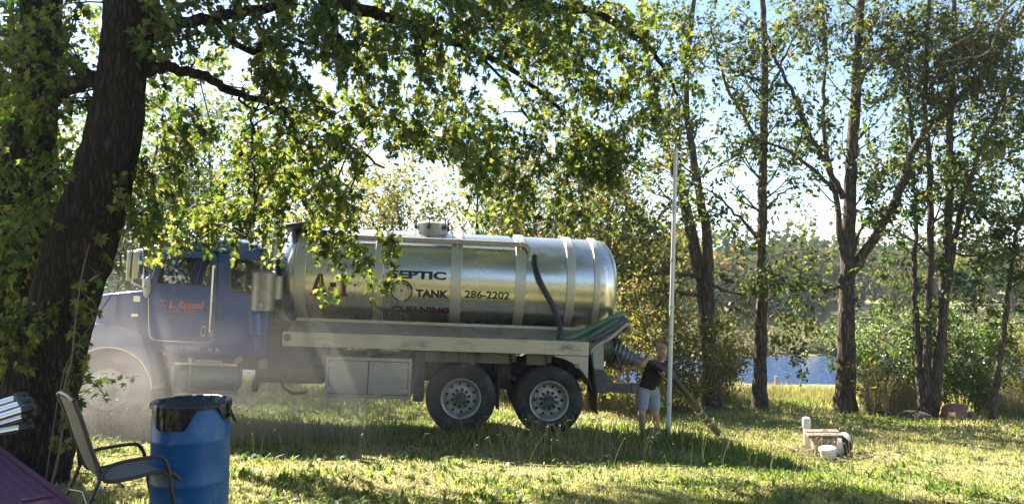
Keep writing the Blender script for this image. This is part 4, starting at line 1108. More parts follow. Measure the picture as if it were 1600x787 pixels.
# hatch with clamp handles
hx = tl(675, 362, YC)[0]
b = MB(); b.lathe([(.30, -.06), (.26, .03), (.25, .14), (.262, .145), (.262, .17), (.22, .19), (.1, .20), (.001, .20)], (hx, YC, ZC + TR_ - .02), (0, 0, 1), 32, False, True)
hatch = b.build('hatch', BAND, truck)
for k in range(6):
    t = math.pi / 3 * k + .35; c, s_ = math.cos(t), math.sin(t); z = ZC + TR_ + .10
    b = MB(); x, y = hx + .285 * c, YC + .285 * s_
    b.cyl((x, y, z - .06), (x, y, z + .12), .012, n=8); b.box(x - .025, x + .025, y - .025, y + .025, z - .05, z + .01); b.tube([(x - .05 * s_, y + .05 * c, z + .15), (x, y, z + .115), (x + .05 * s_, y - .05 * c, z + .15)], .011, 6)
    b.build('clamp', BLACKM, hatch)
# top tray, front
x0, z0 = tl(447, 354, .9); x1, z1 = tl(500, 346, .9)
b = MB(); b.add([(x0, .55, z0 - .06), (x1, .55, z1 - .06), (x1, 1.7, z1 - .06), (x0, 1.7, z0 - .06), (x0, .55, z0), (x1, .55, z1), (x1, 1.7, z1), (x0, 1.7, z0)], [(0, 1, 2, 3), (4, 5, 6, 7), (0, 1, 5, 4), (1, 2, 6, 5), (2, 3, 7, 6), (3, 0, 4, 7)]); b.box(x0 + .1, x0 + .14, .9, .94, ZC + TR_ - .1, z0); b.box(x1 - .14, x1 - .1, .9, .94, ZC + TR_ - .05, z1 - .04)
b.build('top_tray', BLACKM, truck, bevel=.01)
b = MB(); b.tube([(-3.98, .72, 2.99), (-3.2, .7, 3.02)], .045); b.build('overflow_hose', RUBHOSE, truck)
# shoulder pipe with elbow
zp = tl(720, 378, .6)[1]
path = [(-3.4, .60, zp), (-2.5, .60, zp), (-1.4, .6, zp), (-.45, .6, zp)] + [(-.45 + .13 * math.sin(t), .6 - .03 * (1 - math.cos(t)), zp - .13 * (1 - math.cos(t))) for t in (.4, .8, 1.2, 1.57)] + [(-.32, .55, zp - .24)]
pipe = MB().tube(path, .043, 16).build('pipe', ALU, truck)
b = MB()
for x in (-1.5, -.47, -2.72): b.cyl((x - .02, .6, zp), (x + .02, .6, zp), .054); b.box(x - .012, x + .012, .58, .76, zp - .12, zp)
b.cyl((-.32, .55, zp - .26), (-.32, .555, zp - .2), .058)
b.each('pipe_clamp', BAND, pipe)
# black hose down the tank side
hp = []
for px, py, yl in ((835, 400, .54), (836, 415, .46), (842, 435, .37), (853, 458, .33), (864, 478, .30), (872, 500, .24), (876, 517, .16), (874, 532, .12)):
    x, z = tl(px, py, yl); hp.append((x, yl, z))
MB().tube(catmull(hp, 6), .047, 14).build('drain_hose', RUBHOSE, truck)

# ---- bed
b = MB(); b.box(-4.05, .585, -.03, .0, 1.238, 1.452); b.box(-4.05, .585, 0, .05, 1.425, 1.45); b.box(-4.05, .585, 0, .05, 1.24, 1.262)
b.build('bed_rail', RAILM, truck, bevel=.006)
b = MB(); b.box(-4.05, .585, 2.44, 2.47, 1.238, 1.452); b.build('bed_rail', RAILM, truck, bevel=.006)
b = MB(); b.box(-4.05, .585, .05, 2.44, 1.275, 1.30)
for x in np.arange(-3.9, .5, .55): b.box(x, x + .07, .06, 2.43, 1.10, 1.273)
b.build('deck', BLACKM, truck)
# tread plate strip and its raised lozenges
pA, pB = Vector((0, .06, 1.452)), Vector((0, .42, 1.60))
b = MB(); b.add([(-4.0, .06, 1.44), (.6, .06, 1.44), (.6, .42, 1.60), (-4.0, .42, 1.60), (-4.0, .06, 1.425), (.6, .06, 1.425), (.6, .42, 1.585), (-4.0, .42, 1.585)], [(0, 1, 2, 3), (7, 6, 5, 4), (0, 4, 5, 1), (2, 6, 7, 3), (1, 5, 6, 2), (0, 3, 7, 4)])
plate = b.build('tread_plate', TREADP, truck, angle=0)
b = MB(); nrm = Vector((0, -.16, .36)).normalized(); al = Vector((0, .36, .16)).normalized()
for i in range(92):
    for j in range(7):
        c = Vector((-3.97 + .05 * i, .06, 1.44)) + al * (.03 + .052 * j); s_ = 1 if (i + j) % 2 else -1
        u = (Vector((1, 0, 0)) + al * s_).normalized() * .018; v = (Vector((1, 0, 0)) - al * s_).normalized() * .006
        b.add([c - u, c + v, c + u, c - v, c + nrm * .004], [(0, 1, 4), (1, 2, 4), (2, 3, 4), (3, 0, 4)])
o = b.build('tread_lozenges', TREADP, plate, angle=0); o['kind'] = 'stuff'
b = MB(); b.box(-3.95, .74, .43, .50, 1.585, 1.645); b.box(-3.95, .74, 1.94, 2.01, 1.585, 1.645)
b.each('tank_rail', RAILM, truck, bevel=.005)
b = MB()
for x in (-3.93, -2.72, -1.5, -.47, .345): b.box(x - .07, x + .07, .5, 1.94, 1.30, 1.62)
b.each('tank_saddle', BLACKM, truck)
o = MB().lathe([(.052, 0), (.052, .012), (.03, .022), (.001, .024)], (tl(449, 527, -.03)[0], -.031, tl(449, 527, -.03)[1]), (0, -1, 0), 20, True, True).build('marker_lamp', REDL, truck)
# panel under the bed, rear quarter guard
b = MB(); b.box(-1.93, -.62, .12, .15, 1.06, 1.225); b.box(-.36, -.05, .12, .15, 1.06, 1.225)
for x in (-1.40, -1.25): b.box(x, x + .1, .10, .12, 1.03, 1.22)
b.each('side_panel', pbr('tan_panel', (.15, .135, .10), .6, .2, .15, 5), truck, bevel=.004)
b = MB(); b.prism([(.585, 1.23), (.585, .72)] + [(x, z) for x, z in circ(0, .53, .68, 18, 84, 14)] + [(.06, 1.23)], -.02, .01)
guard = b.build('wheel_guard', ALU, truck, bevel=.004)
b = MB(); b.prism(circ(0, .53, .70, 18, 95, 20) + circ(0, .53, .68, 95, 18, 20), .012, .62); b.build('guard_liner', BLACKM, guard)
x, z = tl(902, 571, -.02)
MB().lathe([(.038, 0), (.038, .012), (.001, .016)], (x, -.021, z), (0, -1, 0), 16, True, True).build('reflector', pbr('amber_reflector', (.3, .2, .16), .3), guard)
b = MB(); x0 = tl(924, 560, .05)[0]
b.add([(x0, .03, 1.22), (x0 + .02, .03, 1.22), (x0 + .13, .03, .34), (x0 + .11, .03, .34), (x0, .62, 1.22), (x0 + .02, .62, 1.22), (x0 + .13, .62, .34), (x0 + .11, .62, .34)], [(0, 1, 2, 3), (7, 6, 5, 4), (0, 4, 5, 1), (3, 2, 6, 7), (1, 5, 6, 2), (0, 3, 7, 4)])
b.build('mud_flap', RUBBER, truck)
MB().box(-2.08, -1.93, .04, .62, .46, 1.22).build('mud_flap', RUBBER, truck, bevel=.01)
MB().box(-.80, -.76, .1, .6, .36, .95).build('mud_flap', RUBBER, truck, bevel=.01)
# toolbox
tbx0, tbx1, tbz0, tbz1 = -3.395, -2.115, .497, 1.10
box = MB().box(tbx0, tbx1, .04, .58, tbz0, tbz1).build('toolbox', ALU, truck, bevel=.008)
MB().box(tbx0 + .02, tbx1 - .02, .026, .0395, tbz0 + .02, tbz1 - .02).build('gap_shade_panel', HOLE_SHADE, box)  # dark backing sheet that paints shade into the door gaps
MB().prism(rrect(tbx0, tbx1, tbz0, tbz1, .01), .0, .039, [rrect(tbx0 + .045, tbx1 - .045, tbz0 + .05, tbz1 - .045, .012)]).build('box_frame', ALU, box)
mid = tl(575, 590, 0)[0]
for (a_, c_) in ((tbx0 + .05, mid - .004), (mid + .004, tbx1 - .05)):
    d_ = MB().prism(rrect(a_ + .006, c_ - .006, tbz0 + .062, tbz1 - .057, .012), .006, .024).build('box_door', ALU, box, bevel=.003)
b_ = [(tbx0 + .055, 1), (tbx1 - .055, -1)]
for x, s_ in b_:
    for z in (.62, .98):
        b = MB(); b.box(min(x, x + .12 * s_), max(x, x + .12 * s_), -.006, .003, z - .02, z + .02); b.cyl((x, -.006, z - .03), (x, -.006, z + .03), .009, n=8); b.build('hinge', BAND, box)
for z, xx in ((.96, mid + .15), (.60, mid + .15)):
    b = MB(); b.prism(rrect(xx - .06, xx + .06, z - .055, z + .055, .02), -.004, .003, [rrect(xx - .04, xx + .04, z - .035, z + .035, .01)]); b.box(xx - .03, xx + .03, -.01, .002, z - .012, z + .012); b.build('latch', BAND, box)
b = MB(); b.box(tbx0 + .1, tbx0 + .18, .1, .5, tbz1, 1.24); b.box(tbx1 - .2, tbx1 - .12, .1, .5, tbz1, 1.24); b.each('box_hanger', BLACKM, box)

# ---- rear fittings
(xa, za), (xb, zb) = tl(938, 542, 1.0), tl(1006, 571, 1.0)
A, B = Vector((xa, 1.0, za)), Vector((xb, .95, zb)); Lv = (B - A).length
b = MB(); b.lathe([(.20, -.12), (.22, 0), (.22, .13), (.19, .15), (.19, .19), (.265, .195), (.265, .225), (.20, .23), (.20, .25), (.265, .255), (.265, .285), (.17, .295), (.165, .34), (.19, .345), (.19, .37), (.165, .375), (.16, .42), (.18, .425), (.18, .45), (.14, .46), (.14, .5), (.16, .505), (.16, .53), (.12, .54), (.12, .58), (.138, .585), (.138, .61), (.10, .62), (.095, Lv)], A, B - A, 28, True, True)
valve = b.build('discharge_valve', pbr('cast_valve', (.23, .22, .20), .5, .5, .2, 8, dirt=(.12, .11, .09), damt=.4), truck)
b = MB(); c = A + (B - A).normalized() * .27
for k in range(6):
    t = math.pi * 2 * k / 6; off = Vector((0, math.cos(t), math.sin(t))) * .265; b.box(c.x + off.x - .05, c.x + off.x + .05, c.y + off.y - .03, c.y + off.y + .03, c.z + off.z - .03, c.z + off.z + .03)
b.tube([c + Vector((0, -.1, .28)), c + Vector((.06, -.12, .40)), c + Vector((.2, -.1, .42))], .014, 8); b.tube([c + Vector((-.06, -.28, .05)), c + Vector((-.02, -.33, -.1)), c + Vector((.05, -.3, -.26))], .02, 8)
b.each('valve_clamp', BLACKM, valve)
b = MB(); x0, z0 = tl(925, 575, .6); x1, z1 = tl(942, 532, .6); b.prism([(x0, z0), (x0, z1 - .15), (x1, z1), (x1 + .02, z0 - .02)], .55, .62); b.build('rear_plate', ALU, truck)
b = MB(); b.box(.70, .93, .42, .56, .62, .98)
b.prism([(.93, .78), (.93, .98), (1.1, .78)], .45, .5); b.box(.9, 1.40, .43, .55, .63, .765); bump = b.build('bumper', GREYM, truck, bevel=.006)
MB().box(1.40, 1.565, .41, .57, .62, .775).build('bumper_end', pbr('worn_end', (.2, .19, .17), .6, .3, .2, 9), bump, bevel=.006)
b = MB(); b.tube([(tl(922, 560, .02)[0], .02, 1.3), (tl(925, 575, .02)[0], .02, 1.15), (tl(933, 620, 0)[0], .0, .7), (tl(931, 648, 0)[0], .02, .42)], .011, 6); b.build('cable', RUBHOSE, truck)

# ---- cab
YN, YF = .20, 2.24
def roofline():
    return [(-6.16, 2.05), (-6.03, 2.56), (-5.99, 2.64), (-5.90, 2.71), (-5.6, 2.755), (-5.1, 2.765), (-4.75, 2.74), (-4.42, 2.66), (-4.36, 2.58)]
outer = [(-6.2, 1.05)] + [(-6.2, 2.0)] + roofline() + [(-4.33, 1.9), (-4.33, 1.05)]
door = [(-6.06, 1.45), (-6.10, 2.03), (-5.975, 2.52), (-5.93, 2.575), (-5.18, 2.60), (-5.125, 2.54), (-5.11, 1.36)] + [(-5.21 + .10 * math.cos(t), 1.33 + .10 * math.sin(t)) for t in (0, -.5, -1.0, -1.57)] + [(-5.93 + .12 * math.cos(t), 1.36 + .12 * math.sin(t)) for t in (-1.57, -2.1, -2.6)]
win = [(-5.99, 2.09), (-5.915, 2.43), (-5.87, 2.485), (-5.26, 2.505), (-5.215, 2.46), (-5.215, 2.09)]
sw0, sw1 = tl(362, 404, YN), tl(409, 456, YN)
swin = rrect(sw0[0], sw1[0], sw1[1], sw0[1], (.06, .06, .12, .12))
def grow(poly, e):
    cx = sum(p[0] for p in poly) / len(poly); cz = sum(p[1] for p in poly) / len(poly)
    out = []
    for x, z in poly:
        l = math.hypot(x - cx, z - cz); out.append((cx + (x - cx) * (l + e) / l, cz + (z - cz) * (l + e) / l))
    return out
cab_b = MB()
for (y0, y1) in ((YN, YN + .045), (YF - .045, YF)):
    cab_b.prism(outer, y0, y1, [grow(door, .008), swin])
rl = roofline()[1:]
cab_b.prism([(x, z - .004) for x, z in rl] + [(x, z - .05) for x, z in reversed(rl)], YN + .046, YF - .046)
cab_b.box(-4.376, -4.331, YN + .046, YF - .046, 1.055, 2.6)
cab_b.box(-6.199, -4.38, YN + .046, YF - .046, 1.055, 1.10)
cab_b.box(-6.199, -6.15, YN + .046, YF - .046, 1.11, 2.03)
cab = cab_b.build('cab', BLUE, truck, bevel=.012)
# rounded roof crown
b = MB(); V = []; nr = 9
for i in range(nr):
    x = -6.0 + (1.6) * i / (nr - 1)
    base = np.interp(x, [p[0] for p in rl], [p[1] for p in rl])
    for j in range(13):
        y = YN + .02 + (YF - YN - .04) * j / 12; e = math.sin(math.pi * j / 12); ex = math.sin(math.pi * i / (nr - 1))
        V.append((x, y, base + .002 + .10 * e ** .5 * (.25 + .75 * ex ** .5)))
b.add(V, [(i * 13 + j, i * 13 + j + 1, (i + 1) * 13 + j + 1, (i + 1) * 13 + j) for i in range(nr - 1) for j in range(12)])
o = b.build('roof', BLUE, cab); sm = o.modifiers.new('s', 'SOLIDIFY'); sm.thickness = .02
# windscreen and frame
b = MB(); b.add([(-6.155, YN + .06, 2.05), (-6.03, YN + .06, 2.56), (-6.03, YF - .06, 2.56), (-6.155, YF - .06, 2.05)], [(0, 1, 2, 3)]); b.build('windscreen', GLASS, cab)
b = MB(); b.box(-6.14, -6.05, 1.2, 1.24, 2.05, 2.3); 
for p in ((YN + .02, YN + .08), (YF - .08, YF - .02), (1.2, 1.24)):
    b.add([(-6.17, p[0], 2.03), (-6.04, p[0], 2.58), (-6.0, p[0], 2.58), (-6.13, p[0], 2.03), (-6.17, p[1], 2.03), (-6.04, p[1], 2.58), (-6.0, p[1], 2.58), (-6.13, p[1], 2.03)], [(0, 1, 2, 3), (7, 6, 5, 4), (0, 4, 5, 1), (1, 5, 6, 2), (2, 6, 7, 3), (3, 7, 4, 0)])
b.build('pillar', BLUE, cab)
x0, z0 = tl(234, 386, YN); x1, z1 = tl(268, 388, YN)
b = MB(); b.prism([(x0, z0 - .03), (x0 + .01, z0 + .03), (x1, z1 + .03), (x1, z1 - .03)], YN - .01, YF + .01); b.build('sun_visor', CHROME, cab, bevel=.006)
for (y0, y1, lab) in ((YN - .012, YN + .04, None), (YF - .04, YF + .012, None)):
    d_ = MB().prism(door, y0, y1, [win]).build('door', BLUE_DOOR, truck, bevel=.008)
    MB().prism(grow(win, .012), y0 - .006 if y0 < 1 else y1 + .006, (y0 + .02) if y0 < 1 else (y1 - .02), [grow(win, -.012)]).build('window_frame', BLACKM, d_)
    ym = (y0 + y1) / 2
    MB().prism([(-5.91, 2.10), (-5.905, 2.44), (-5.89, 2.455), (-5.5, 2.47), (-5.5, 2.10)][:5], ym, ym + .006).build('window_pane', GLASS, d_)
    if y0 < 1:
        MB().prism(grow(door, .006), y0 - .003, y0 + .002, [grow(door, -.006)]).build('door_trim', CHROME, d_)
        b = MB(); hx0, hz0 = tl(318, 517, y0); b.prism(rrect(hx0 - .035, hx0 + .035, hz0 - .085, hz0 + .085, .02), y0 - .012, y0 - .004); b.build('door_handle', CHROME, d_, bevel=.004)
        MB().prism(rrect(hx0 - .02, hx0 + .02, hz0 - .05, hz0 + .06, .012), y0 - .013, y0 - .0121).build('handle_recess', BLACKM, d_)
        hx_, hz1 = tl(333, 413, y0); _, hz2 = tl(333, 520, y0)
        b = MB(); b.tube([(hx_ + .02, y0 + .01, hz1), (hx_ + .02, y0 - .05, hz1 - .02), (hx_ + .025, y0 - .05, hz2 + .02), (hx_ + .025, y0 + .01, hz2)], .014, 10); b.box(hx_ - .01, hx_ + .05, y0 - .02, y0 + .012, hz1 - .05, hz1 + .03); b.box(hx_ - .01, hx_ + .06, y0 - .02, y0 + .012, hz2 - .05, hz2 + .04); b.build('grab_rail', CHROME, truck)
    MB().prism(grow(swin, .03), y0, y1 if y0 > 1 else YN + .01, [grow(swin, -.012)]).build('sleeper_window_frame', BLACKM, cab)
    MB().prism(swin, ym, ym + .006).build('sleeper_window', GLASS, cab)
# interior
b = MB(); b.box(-5.45, -5.0, .45, 1.0, 1.5, 1.62); b.box(-5.05, -4.92, .45, 1.0, 1.6, 2.35); b.box(-5.04, -4.94, .55, .9, 2.36, 2.52); b.build('seat', SEAT, cab, bevel=.04)
b = MB(); b.box(-5.45, -5.0, 1.45, 2.0, 1.5, 1.62); b.box(-5.05, -4.92, 1.45, 2.0, 1.6, 2.35); b.build('seat', SEAT, cab, bevel=.04)
MB().box(-6.14, -5.82, YN + .05, YF - .05, 1.5, 2.06).build('dashboard', BLACKM, cab, bevel=.03)
c = Vector((tl(290, 437, .7)[0], .72, tl(290, 437, .7)[1])); ax = Vector((.75, 0, .66)).normalized(); aa = Vector((0, 1, 0)); bb = ax.cross(aa)
b = MB(); ring = [c + (aa * math.cos(t) + bb * math.sin(t)) * .22 for t in np.linspace(0, 2 * math.pi, 33)]; b.tube(ring, .017, 8); b.tube([c, c - ax * .3 + Vector((-.1, 0, -.1))], .03, 8); b.tube([c + aa * .21, c - ax * .03, c - aa * .21], .014, 6)
b.build('steering_wheel', BLACKM, cab)
x, z = tl(292, 407, .9); MB().prism(rrect(x - .10, x + .10, z - .13, z + .07, .06), .8, .84).build('sun_shade', BLACKM, cab)
# hood, fenders, nose
b = MB(); hood = [(-6.2, 1.2), (-6.2, 1.985), (-6.8, 1.90), (-7.25, 1.80), (-7.55, 1.70), (-7.66, 1.60), (-7.70, 1.2)]
def hoodfn(x, y, z):
    t = (x + 6.2) / -1.5; k = 1 - .12 * max(0, t); return (x, 1.22 + (y - 1.22) * k, z)
b.prism(hood, .40, 2.04, fn=hoodfn); hd = b.build('hood', BLUE, truck, bevel=.05)
b = MB(); b.box(-6.63, -6.622, .375, .41, 1.3, 1.9); b.build('hood_seam', BLACKM, hd)
x, z = tl(215, 468, .42); MB().prism(rrect(x - .05, x + .05, z - .03, z + .06, .015), .385, .41).build('hood_badge', CHROME, hd)
x, z = tl(212, 492, .42); MB().prism(rrect(x - .05, x + .05, z - .02, z + .02, .008), .385, .41).build('hood_latch', CHROME, hd)
MB().box(-7.76, -7.69, .62, 1.82, .85, 1.58).build('grille', CHROME, hd, bevel=.02)
arch = circ(-6.54, .50, .63, 2, 178, 28)
for (y0, y1) in ((.05, .58), (1.86, 2.39)):
    top = [(-7.17, .62), (-7.6, .66), (-7.68, .95), (-7.55, 1.28), (-7.2, 1.42), (-6.8, 1.47), (-6.35, 1.44), (-6.1, 1.30), (-6.0, 1.05), (-5.88, .62)]
    fb = MB().prism(list(reversed(arch))[:] and ([(x, z) for x, z in arch] + [(-7.172, .60)] + top[1:]), y0, y1)
    fe = fb.build('fender', BLUE, truck, bevel=.04)
    if y0 < 1:
        MB().tube([(x, y0 - .002, z) for x, z in arch], .012, 6).build('fender_lip', CHROME, fe)
b = MB(); b.box(-7.98, -7.80, .03, 2.41, .42, .78); b.box(-7.8, -7.1, .7, 1.74, .5, .75); b.build('front_bumper', CHROME, truck, bevel=.03)
for y in (.3, 2.14):
    MB().lathe([(.11, 0), (.11, -.12), (.05, -.2), (.001, -.2)], (-7.72, y, 1.12), (1, 0, 0), 20, True, True).build('headlight', CHROME, truck)
b = MB(); x, z = tl(230, 449, .16); b.sphere((x, .15, z), (.055, .05, .16)); b.tube([(x, .16, z + .15), (x + .02, .2, z + .2)], .012, 6); b.build('cowl_lamp', WHITEP, truck)
# mirror
xm0, zm0 = tl(201, 392, -.05); xm1, zm1 = tl(216, 441, -.05)
b = MB(); b.box(xm0, xm0 + .05, -.10, .08, zm1 + .02, zm0); b.box(xm0 + .085, xm1 + .01, -.10, .08, zm1 + .05, zm0); mi = b.build('mirror', CHROME, truck, bevel=.01)
b = MB(); b.tube([(xm0 + .06, 0, zm1), (xm0 + .2, .05, zm1 - .08), (-6.08, YN, 2.1)], .014, 8); b.tube([(xm0 + .06, 0, zm0), (xm0 + .2, .08, zm0 + .04), (-6.0, YN, 2.52)], .014, 8); b.tube([(xm0 + .065, 0, zm0 + .01), (xm0 + .065, 0, zm1 - .02)], .012, 8); b.tube([(-6.2, .25, 2.02), (-6.2, .2, 2.3)], .014, 8)
b.build('mirror_bracket', CHROME, mi)
# exhaust stack, canister
mx, mz0 = tl(409, 487, .25); _, mz1 = tl(409, 430, .25)
b = MB(); b.lathe([(.001, 0), (.15, .0), (.178, .02), (.178, mz1 - mz0), (.187, mz1 - mz0 + .004), (.187, mz1 - mz0 + .03), (.15, mz1 - mz0 + .07), (.07, mz1 - mz0 + .09), (.07, mz1 - mz0 + .16), (.08, mz1 - mz0 + .17), (.08, mz1 - mz0 + .22), (.058, mz1 - mz0 + .23)], (mx, .27, mz0), (0, 0, 1), 36, False, True)
CANM = pbr('dull_canister', (.36, .34, .30), .42, .8, .15, 6, dirt=(.2, .18, .15), damt=.25)
can = b.build('air_canister', CANM, truck)
b = MB(); b.tube([(mx - .02, .27, mz1 + .2), (mx - .03, .27, mz1 + .6), (mx - .05, .27, 3.12)], .062, 18); st = b.build('exhaust_stack', CHROME, truck)
MB().lathe([(.07, 0), (.075, .12), (.03, .2), (.001, .2)], (mx - .05, .27, 3.10), (.25, 0, 1), 16, True, True).build('rain_cap', BLACKM, st)
b = MB(); b.tube([(mx + .17, .36, mz0 + .2), (mx + .17, .36, mz1 + .0)], .10, 20); b.tube([(mx + .10, .34, mz1 + .25), (mx + .12, .36, mz1 + .7)], .05, 14); b.tube([(mx + .12, .36, mz1 - .02), (mx + .1, .34, mz1 + .3)], .04, 10); b.each('exhaust_pipe', CANM, can)
b = MB(); lx, lz = tl(407, 477, .09); b.prism(rrect(-.055, .055, -.06, .06, .004), 0, .003, fn=lambda x, y, z: (mx + .181 * math.sin(x / .181 + (lx - mx) / .181), .27 - (.181 - y) * math.cos(x / .181 + (lx - mx) / .181), lz + z)); lab = b.build('canister_label', pbr('blue_label', (.10, .17, .28), .5), can)
MB().prism(rrect(-.03, .03, -.03, .03, .02), -.002, .001, fn=lambda x, y, z: (mx + .183 * math.sin(x / .183 + (lx - mx) / .183), .27 - (.183 - y) * math.cos(x / .183 + (lx - mx) / .183), lz + z)).build('label_mark', pbr('pale_mark', (.4, .5, .6), .5), can)
x0, z0 = tl(395, 490, .22); x1, z1 = tl(407, 543, .22)
b = MB(); b.tube([(x0 + .02, .26, z0 + .04), (x0 + .05, .24, (z0 + z1) / 2), (x1 - .02, .24, z1)], [.11, .10, .09], 20); bc = b.build('exhaust_shield', BLUE, truck)
MB().tube([(x0 + .05 + .115 * math.cos(t), .24 + .115 * math.sin(t), (z0 + z1) / 2 - .08) for t in np.linspace(0, 6.2832, 25)], .012, 6).build('strap', BLACKM, bc)
b = MB(); b.box(-4.30, -4.16, .3, 2.1, 1.2, 1.5); b.box(-4.31, -4.28, .4, .44, 1.2, 2.3); b.build('headache_post', BLACKM, truck)
b = MB(); b.tube([(-4.33, .5, 1.75), (-4.2, .42, 1.55), (-4.08, .5, 1.5)], .014, 6); b.tube([(-4.33, .6, 1.78), (-4.22, .5, 1.6), (-4.08, .6, 1.55)], .014, 6); b.build('air_line', pbr('coiled_line', (.1, .14, .1), .5), truck)
# fuel tank with steps
fx0, fz0 = tl(270, 617, .1); fx1, fz1 = tl(371, 568, .1)
b = MB(); b.lathe([(.001, 0), (.17, 0), (.195, .03), (.195, fx1 - fx0 - .08), (.17, fx1 - fx0 - .05), (.001, fx1 - fx0 - .05)], (fx0 + .03, .34, (fz0 + fz1) / 2), (1, 0, 0), 32, True, True, up=(0, 0, 1)); ft = b.build('fuel_tank', ALU, truck)
b = MB(); b.box(fx0, fx1, .10, .30, fz1 - .045, fz1); b.box(fx0, fx1, .10, .30, fz0, fz0 + .04); b.each('step', CHROME, ft, bevel=.006)
b = MB(); b.box(fx1 - .02, fx1, .10, .13, fz0 + .042, fz1 - .047); b.prism([(fx0, fz0), (fx0 - .07, (fz0 + fz1) / 2 - .05), (fx0 - .06, (fz0 + fz1) / 2 + .08), (fx0 - .005, fz1), (fx0 - .002, fz0)], .10, .5); b.box(fx0 + .2, fx0 + .23, .13, .16, fz0 + .05, fz1 - .05); b.build('step_bracket', ALU, ft)
x, z = tl(296, 563, .2); b = MB(); b.cyl((x, .25, z - .05), (x, .25, z + .04), .04); b.box(fx0 + .25, fx1 - .25, .2, .4, fz1 + .002, fz1 + .03); b.build('filler_cap', CHROME, ft)
x, z = tl(373, 562, .2); MB().prism([(x - .03, z - .06), (x + .06, z), (x + .02, z + .06), (x - .07, z)], .2, .23).build('marker_plate', ALU, truck)
x, z = tl(257, 553, .2); MB().sphere((x, .19, z), (.03, .02, .025)).build('side_marker', pbr('amber_lens', (.6, .35, .12), .3), truck)

# ---- lettering
def text_obj(s, width, height, mat, mapf, parent, name='lettering', shear=0, off=0, space=1.0, font=None):
    cu = bpy.data.curves.new(name, 'FONT'); cu.body = s; cu.shear = shear; cu.offset = off; cu.space_character = space; cu.resolution_u = 3
    t = bpy.data.objects.new('t', cu); COL.objects.link(t)
    dg = bpy.context.evaluated_depsgraph_get(); me = bpy.data.meshes.new_from_object(t.evaluated_get(dg))
    bpy.data.objects.remove(t); bpy.data.curves.remove(cu)
    co = np.empty(len(me.vertices) * 3); me.vertices.foreach_get('co', co); co = co.reshape(-1, 3)
    lo, hi = co.min(0), co.max(0)
    u = (co[:, 0] - lo[0]) / (hi[0] - lo[0]) * width; v = (co[:, 1] - lo[1]) / (hi[1] - lo[1]) * height
    me.vertices.foreach_set('co', np.array([mapf(a, b_) for a, b_ in zip(u, v)], np.float32).ravel()); me.update(); me.materials.clear()
    return link(name, me, mat, parent)
tank = [o for o in bpy.data.objects if o.name == 'tank'][0]
def on_tank(px, py, lift=.004):
    """map (u, v) metres from the photo pixel of the text's lower left corner onto the tank's skin"""
    yl = .42
    for _ in range(4):
        x0, z0 = tl(px, py, yl); yl = YC - math.sqrt(max(0, TR_ ** 2 - (z0 - ZC) ** 2))
    th0 = math.asin(max(-1, min(1, (z0 - ZC) / TR_))); r = TR_ + lift
    return lambda u, v: (x0 + u, YC - r * math.cos(th0 + v / r), ZC + r * math.sin(th0 + v / r))
def tank_text(s, px0, px1, pyb, pyt, mat, **kw):
    w_ = tl(px1, pyb, .42)[0] - tl(px0, pyb, .42)[0]; h_ = tl(px0, pyt, .42)[1] - tl(px0, pyb, .42)[1]
    return text_obj(s, w_, h_, mat, on_tank(px0, pyb), tank, **kw)
tank_text('SEPTIC', 609, 697, 434, 421, NAVY, off=.05)
tank_text('TANK', 649, 701, 463.5, 451, NAVY, off=.05)
tank_text('CLEANING', 612, 703, 486, 474.5, MAROON, off=.05)
tank_text('286-2202', 726, 796, 465, 452.5, BLACKP, off=.025)
def tank_poly(px, py, polys, scale, mat, lift, name):
    f = on_tank(px, py, lift); b = MB()
    for poly in polys:
        # split into thin strips so that it follows the curve
        bm = bmesh.new(); vs = [bm.verts.new((p[0] * scale, p[1] * scale, 0)) for p in poly]; bm.faces.new(vs)
        zmax = max(p[1] for p in poly) * scale; zmin = min(p[1] for p in poly) * scale
        for k in np.arange(zmin + .03, zmax, .03):
            bmesh.ops.bisect_plane(bm, geom=bm.verts[:] + bm.edges[:] + bm.faces[:], plane_co=(0, k, 0), plane_no=(0, 1, 0))
        bmesh.ops.triangulate(bm, faces=bm.faces[:]); bm.verts.index_update()
        b.add([f(v.co.x, v.co.y) for v in bm.verts], [tuple(v.index for v in fc.verts) for fc in bm.faces]); bm.free()
    return b.build(name, mat, tank, angle=0)
# big slab letter A, dash and 1, maroon over gold
AA = [[(0, 0), (.34, 0), (.30, .09), (.24, .09), (.52, .83), (.40, 1.0), (.06, .09), (0, .09)], [(.40, 1.0), (.54, .86), (.66, .09), (.58, .09), (.58, 0), (.94, 0), (.94, .09), (.88, .09), (.62, 1.0)], [(.30, .28), (.70, .28), (.66, .40), (.34, .40)]]
DASH = [[(1.05, .42), (1.38, .42), (1.38, .62), (1.05, .62)]]
ONE = [[(1.62, 0), (2.0, 0), (2.0, .09), (1.92, .09), (1.92, 1.0), (1.62, .9), (1.62, .8), (1.72, .82), (1.72, .09), (1.62, .09)]]
sc = tl(484, 425, .42)[1] - tl(484, 460, .42)[1]
tank_poly(483, 464, [[(x * .82 - .03, z - .07) for x, z in p] for p in AA + DASH + ONE], sc, GOLD, .003, 'lettering')
tank_poly(485, 460.5, [[(x * .82, z) for x, z in p] for p in AA + DASH + ONE], sc, MAROON, .006, 'lettering')
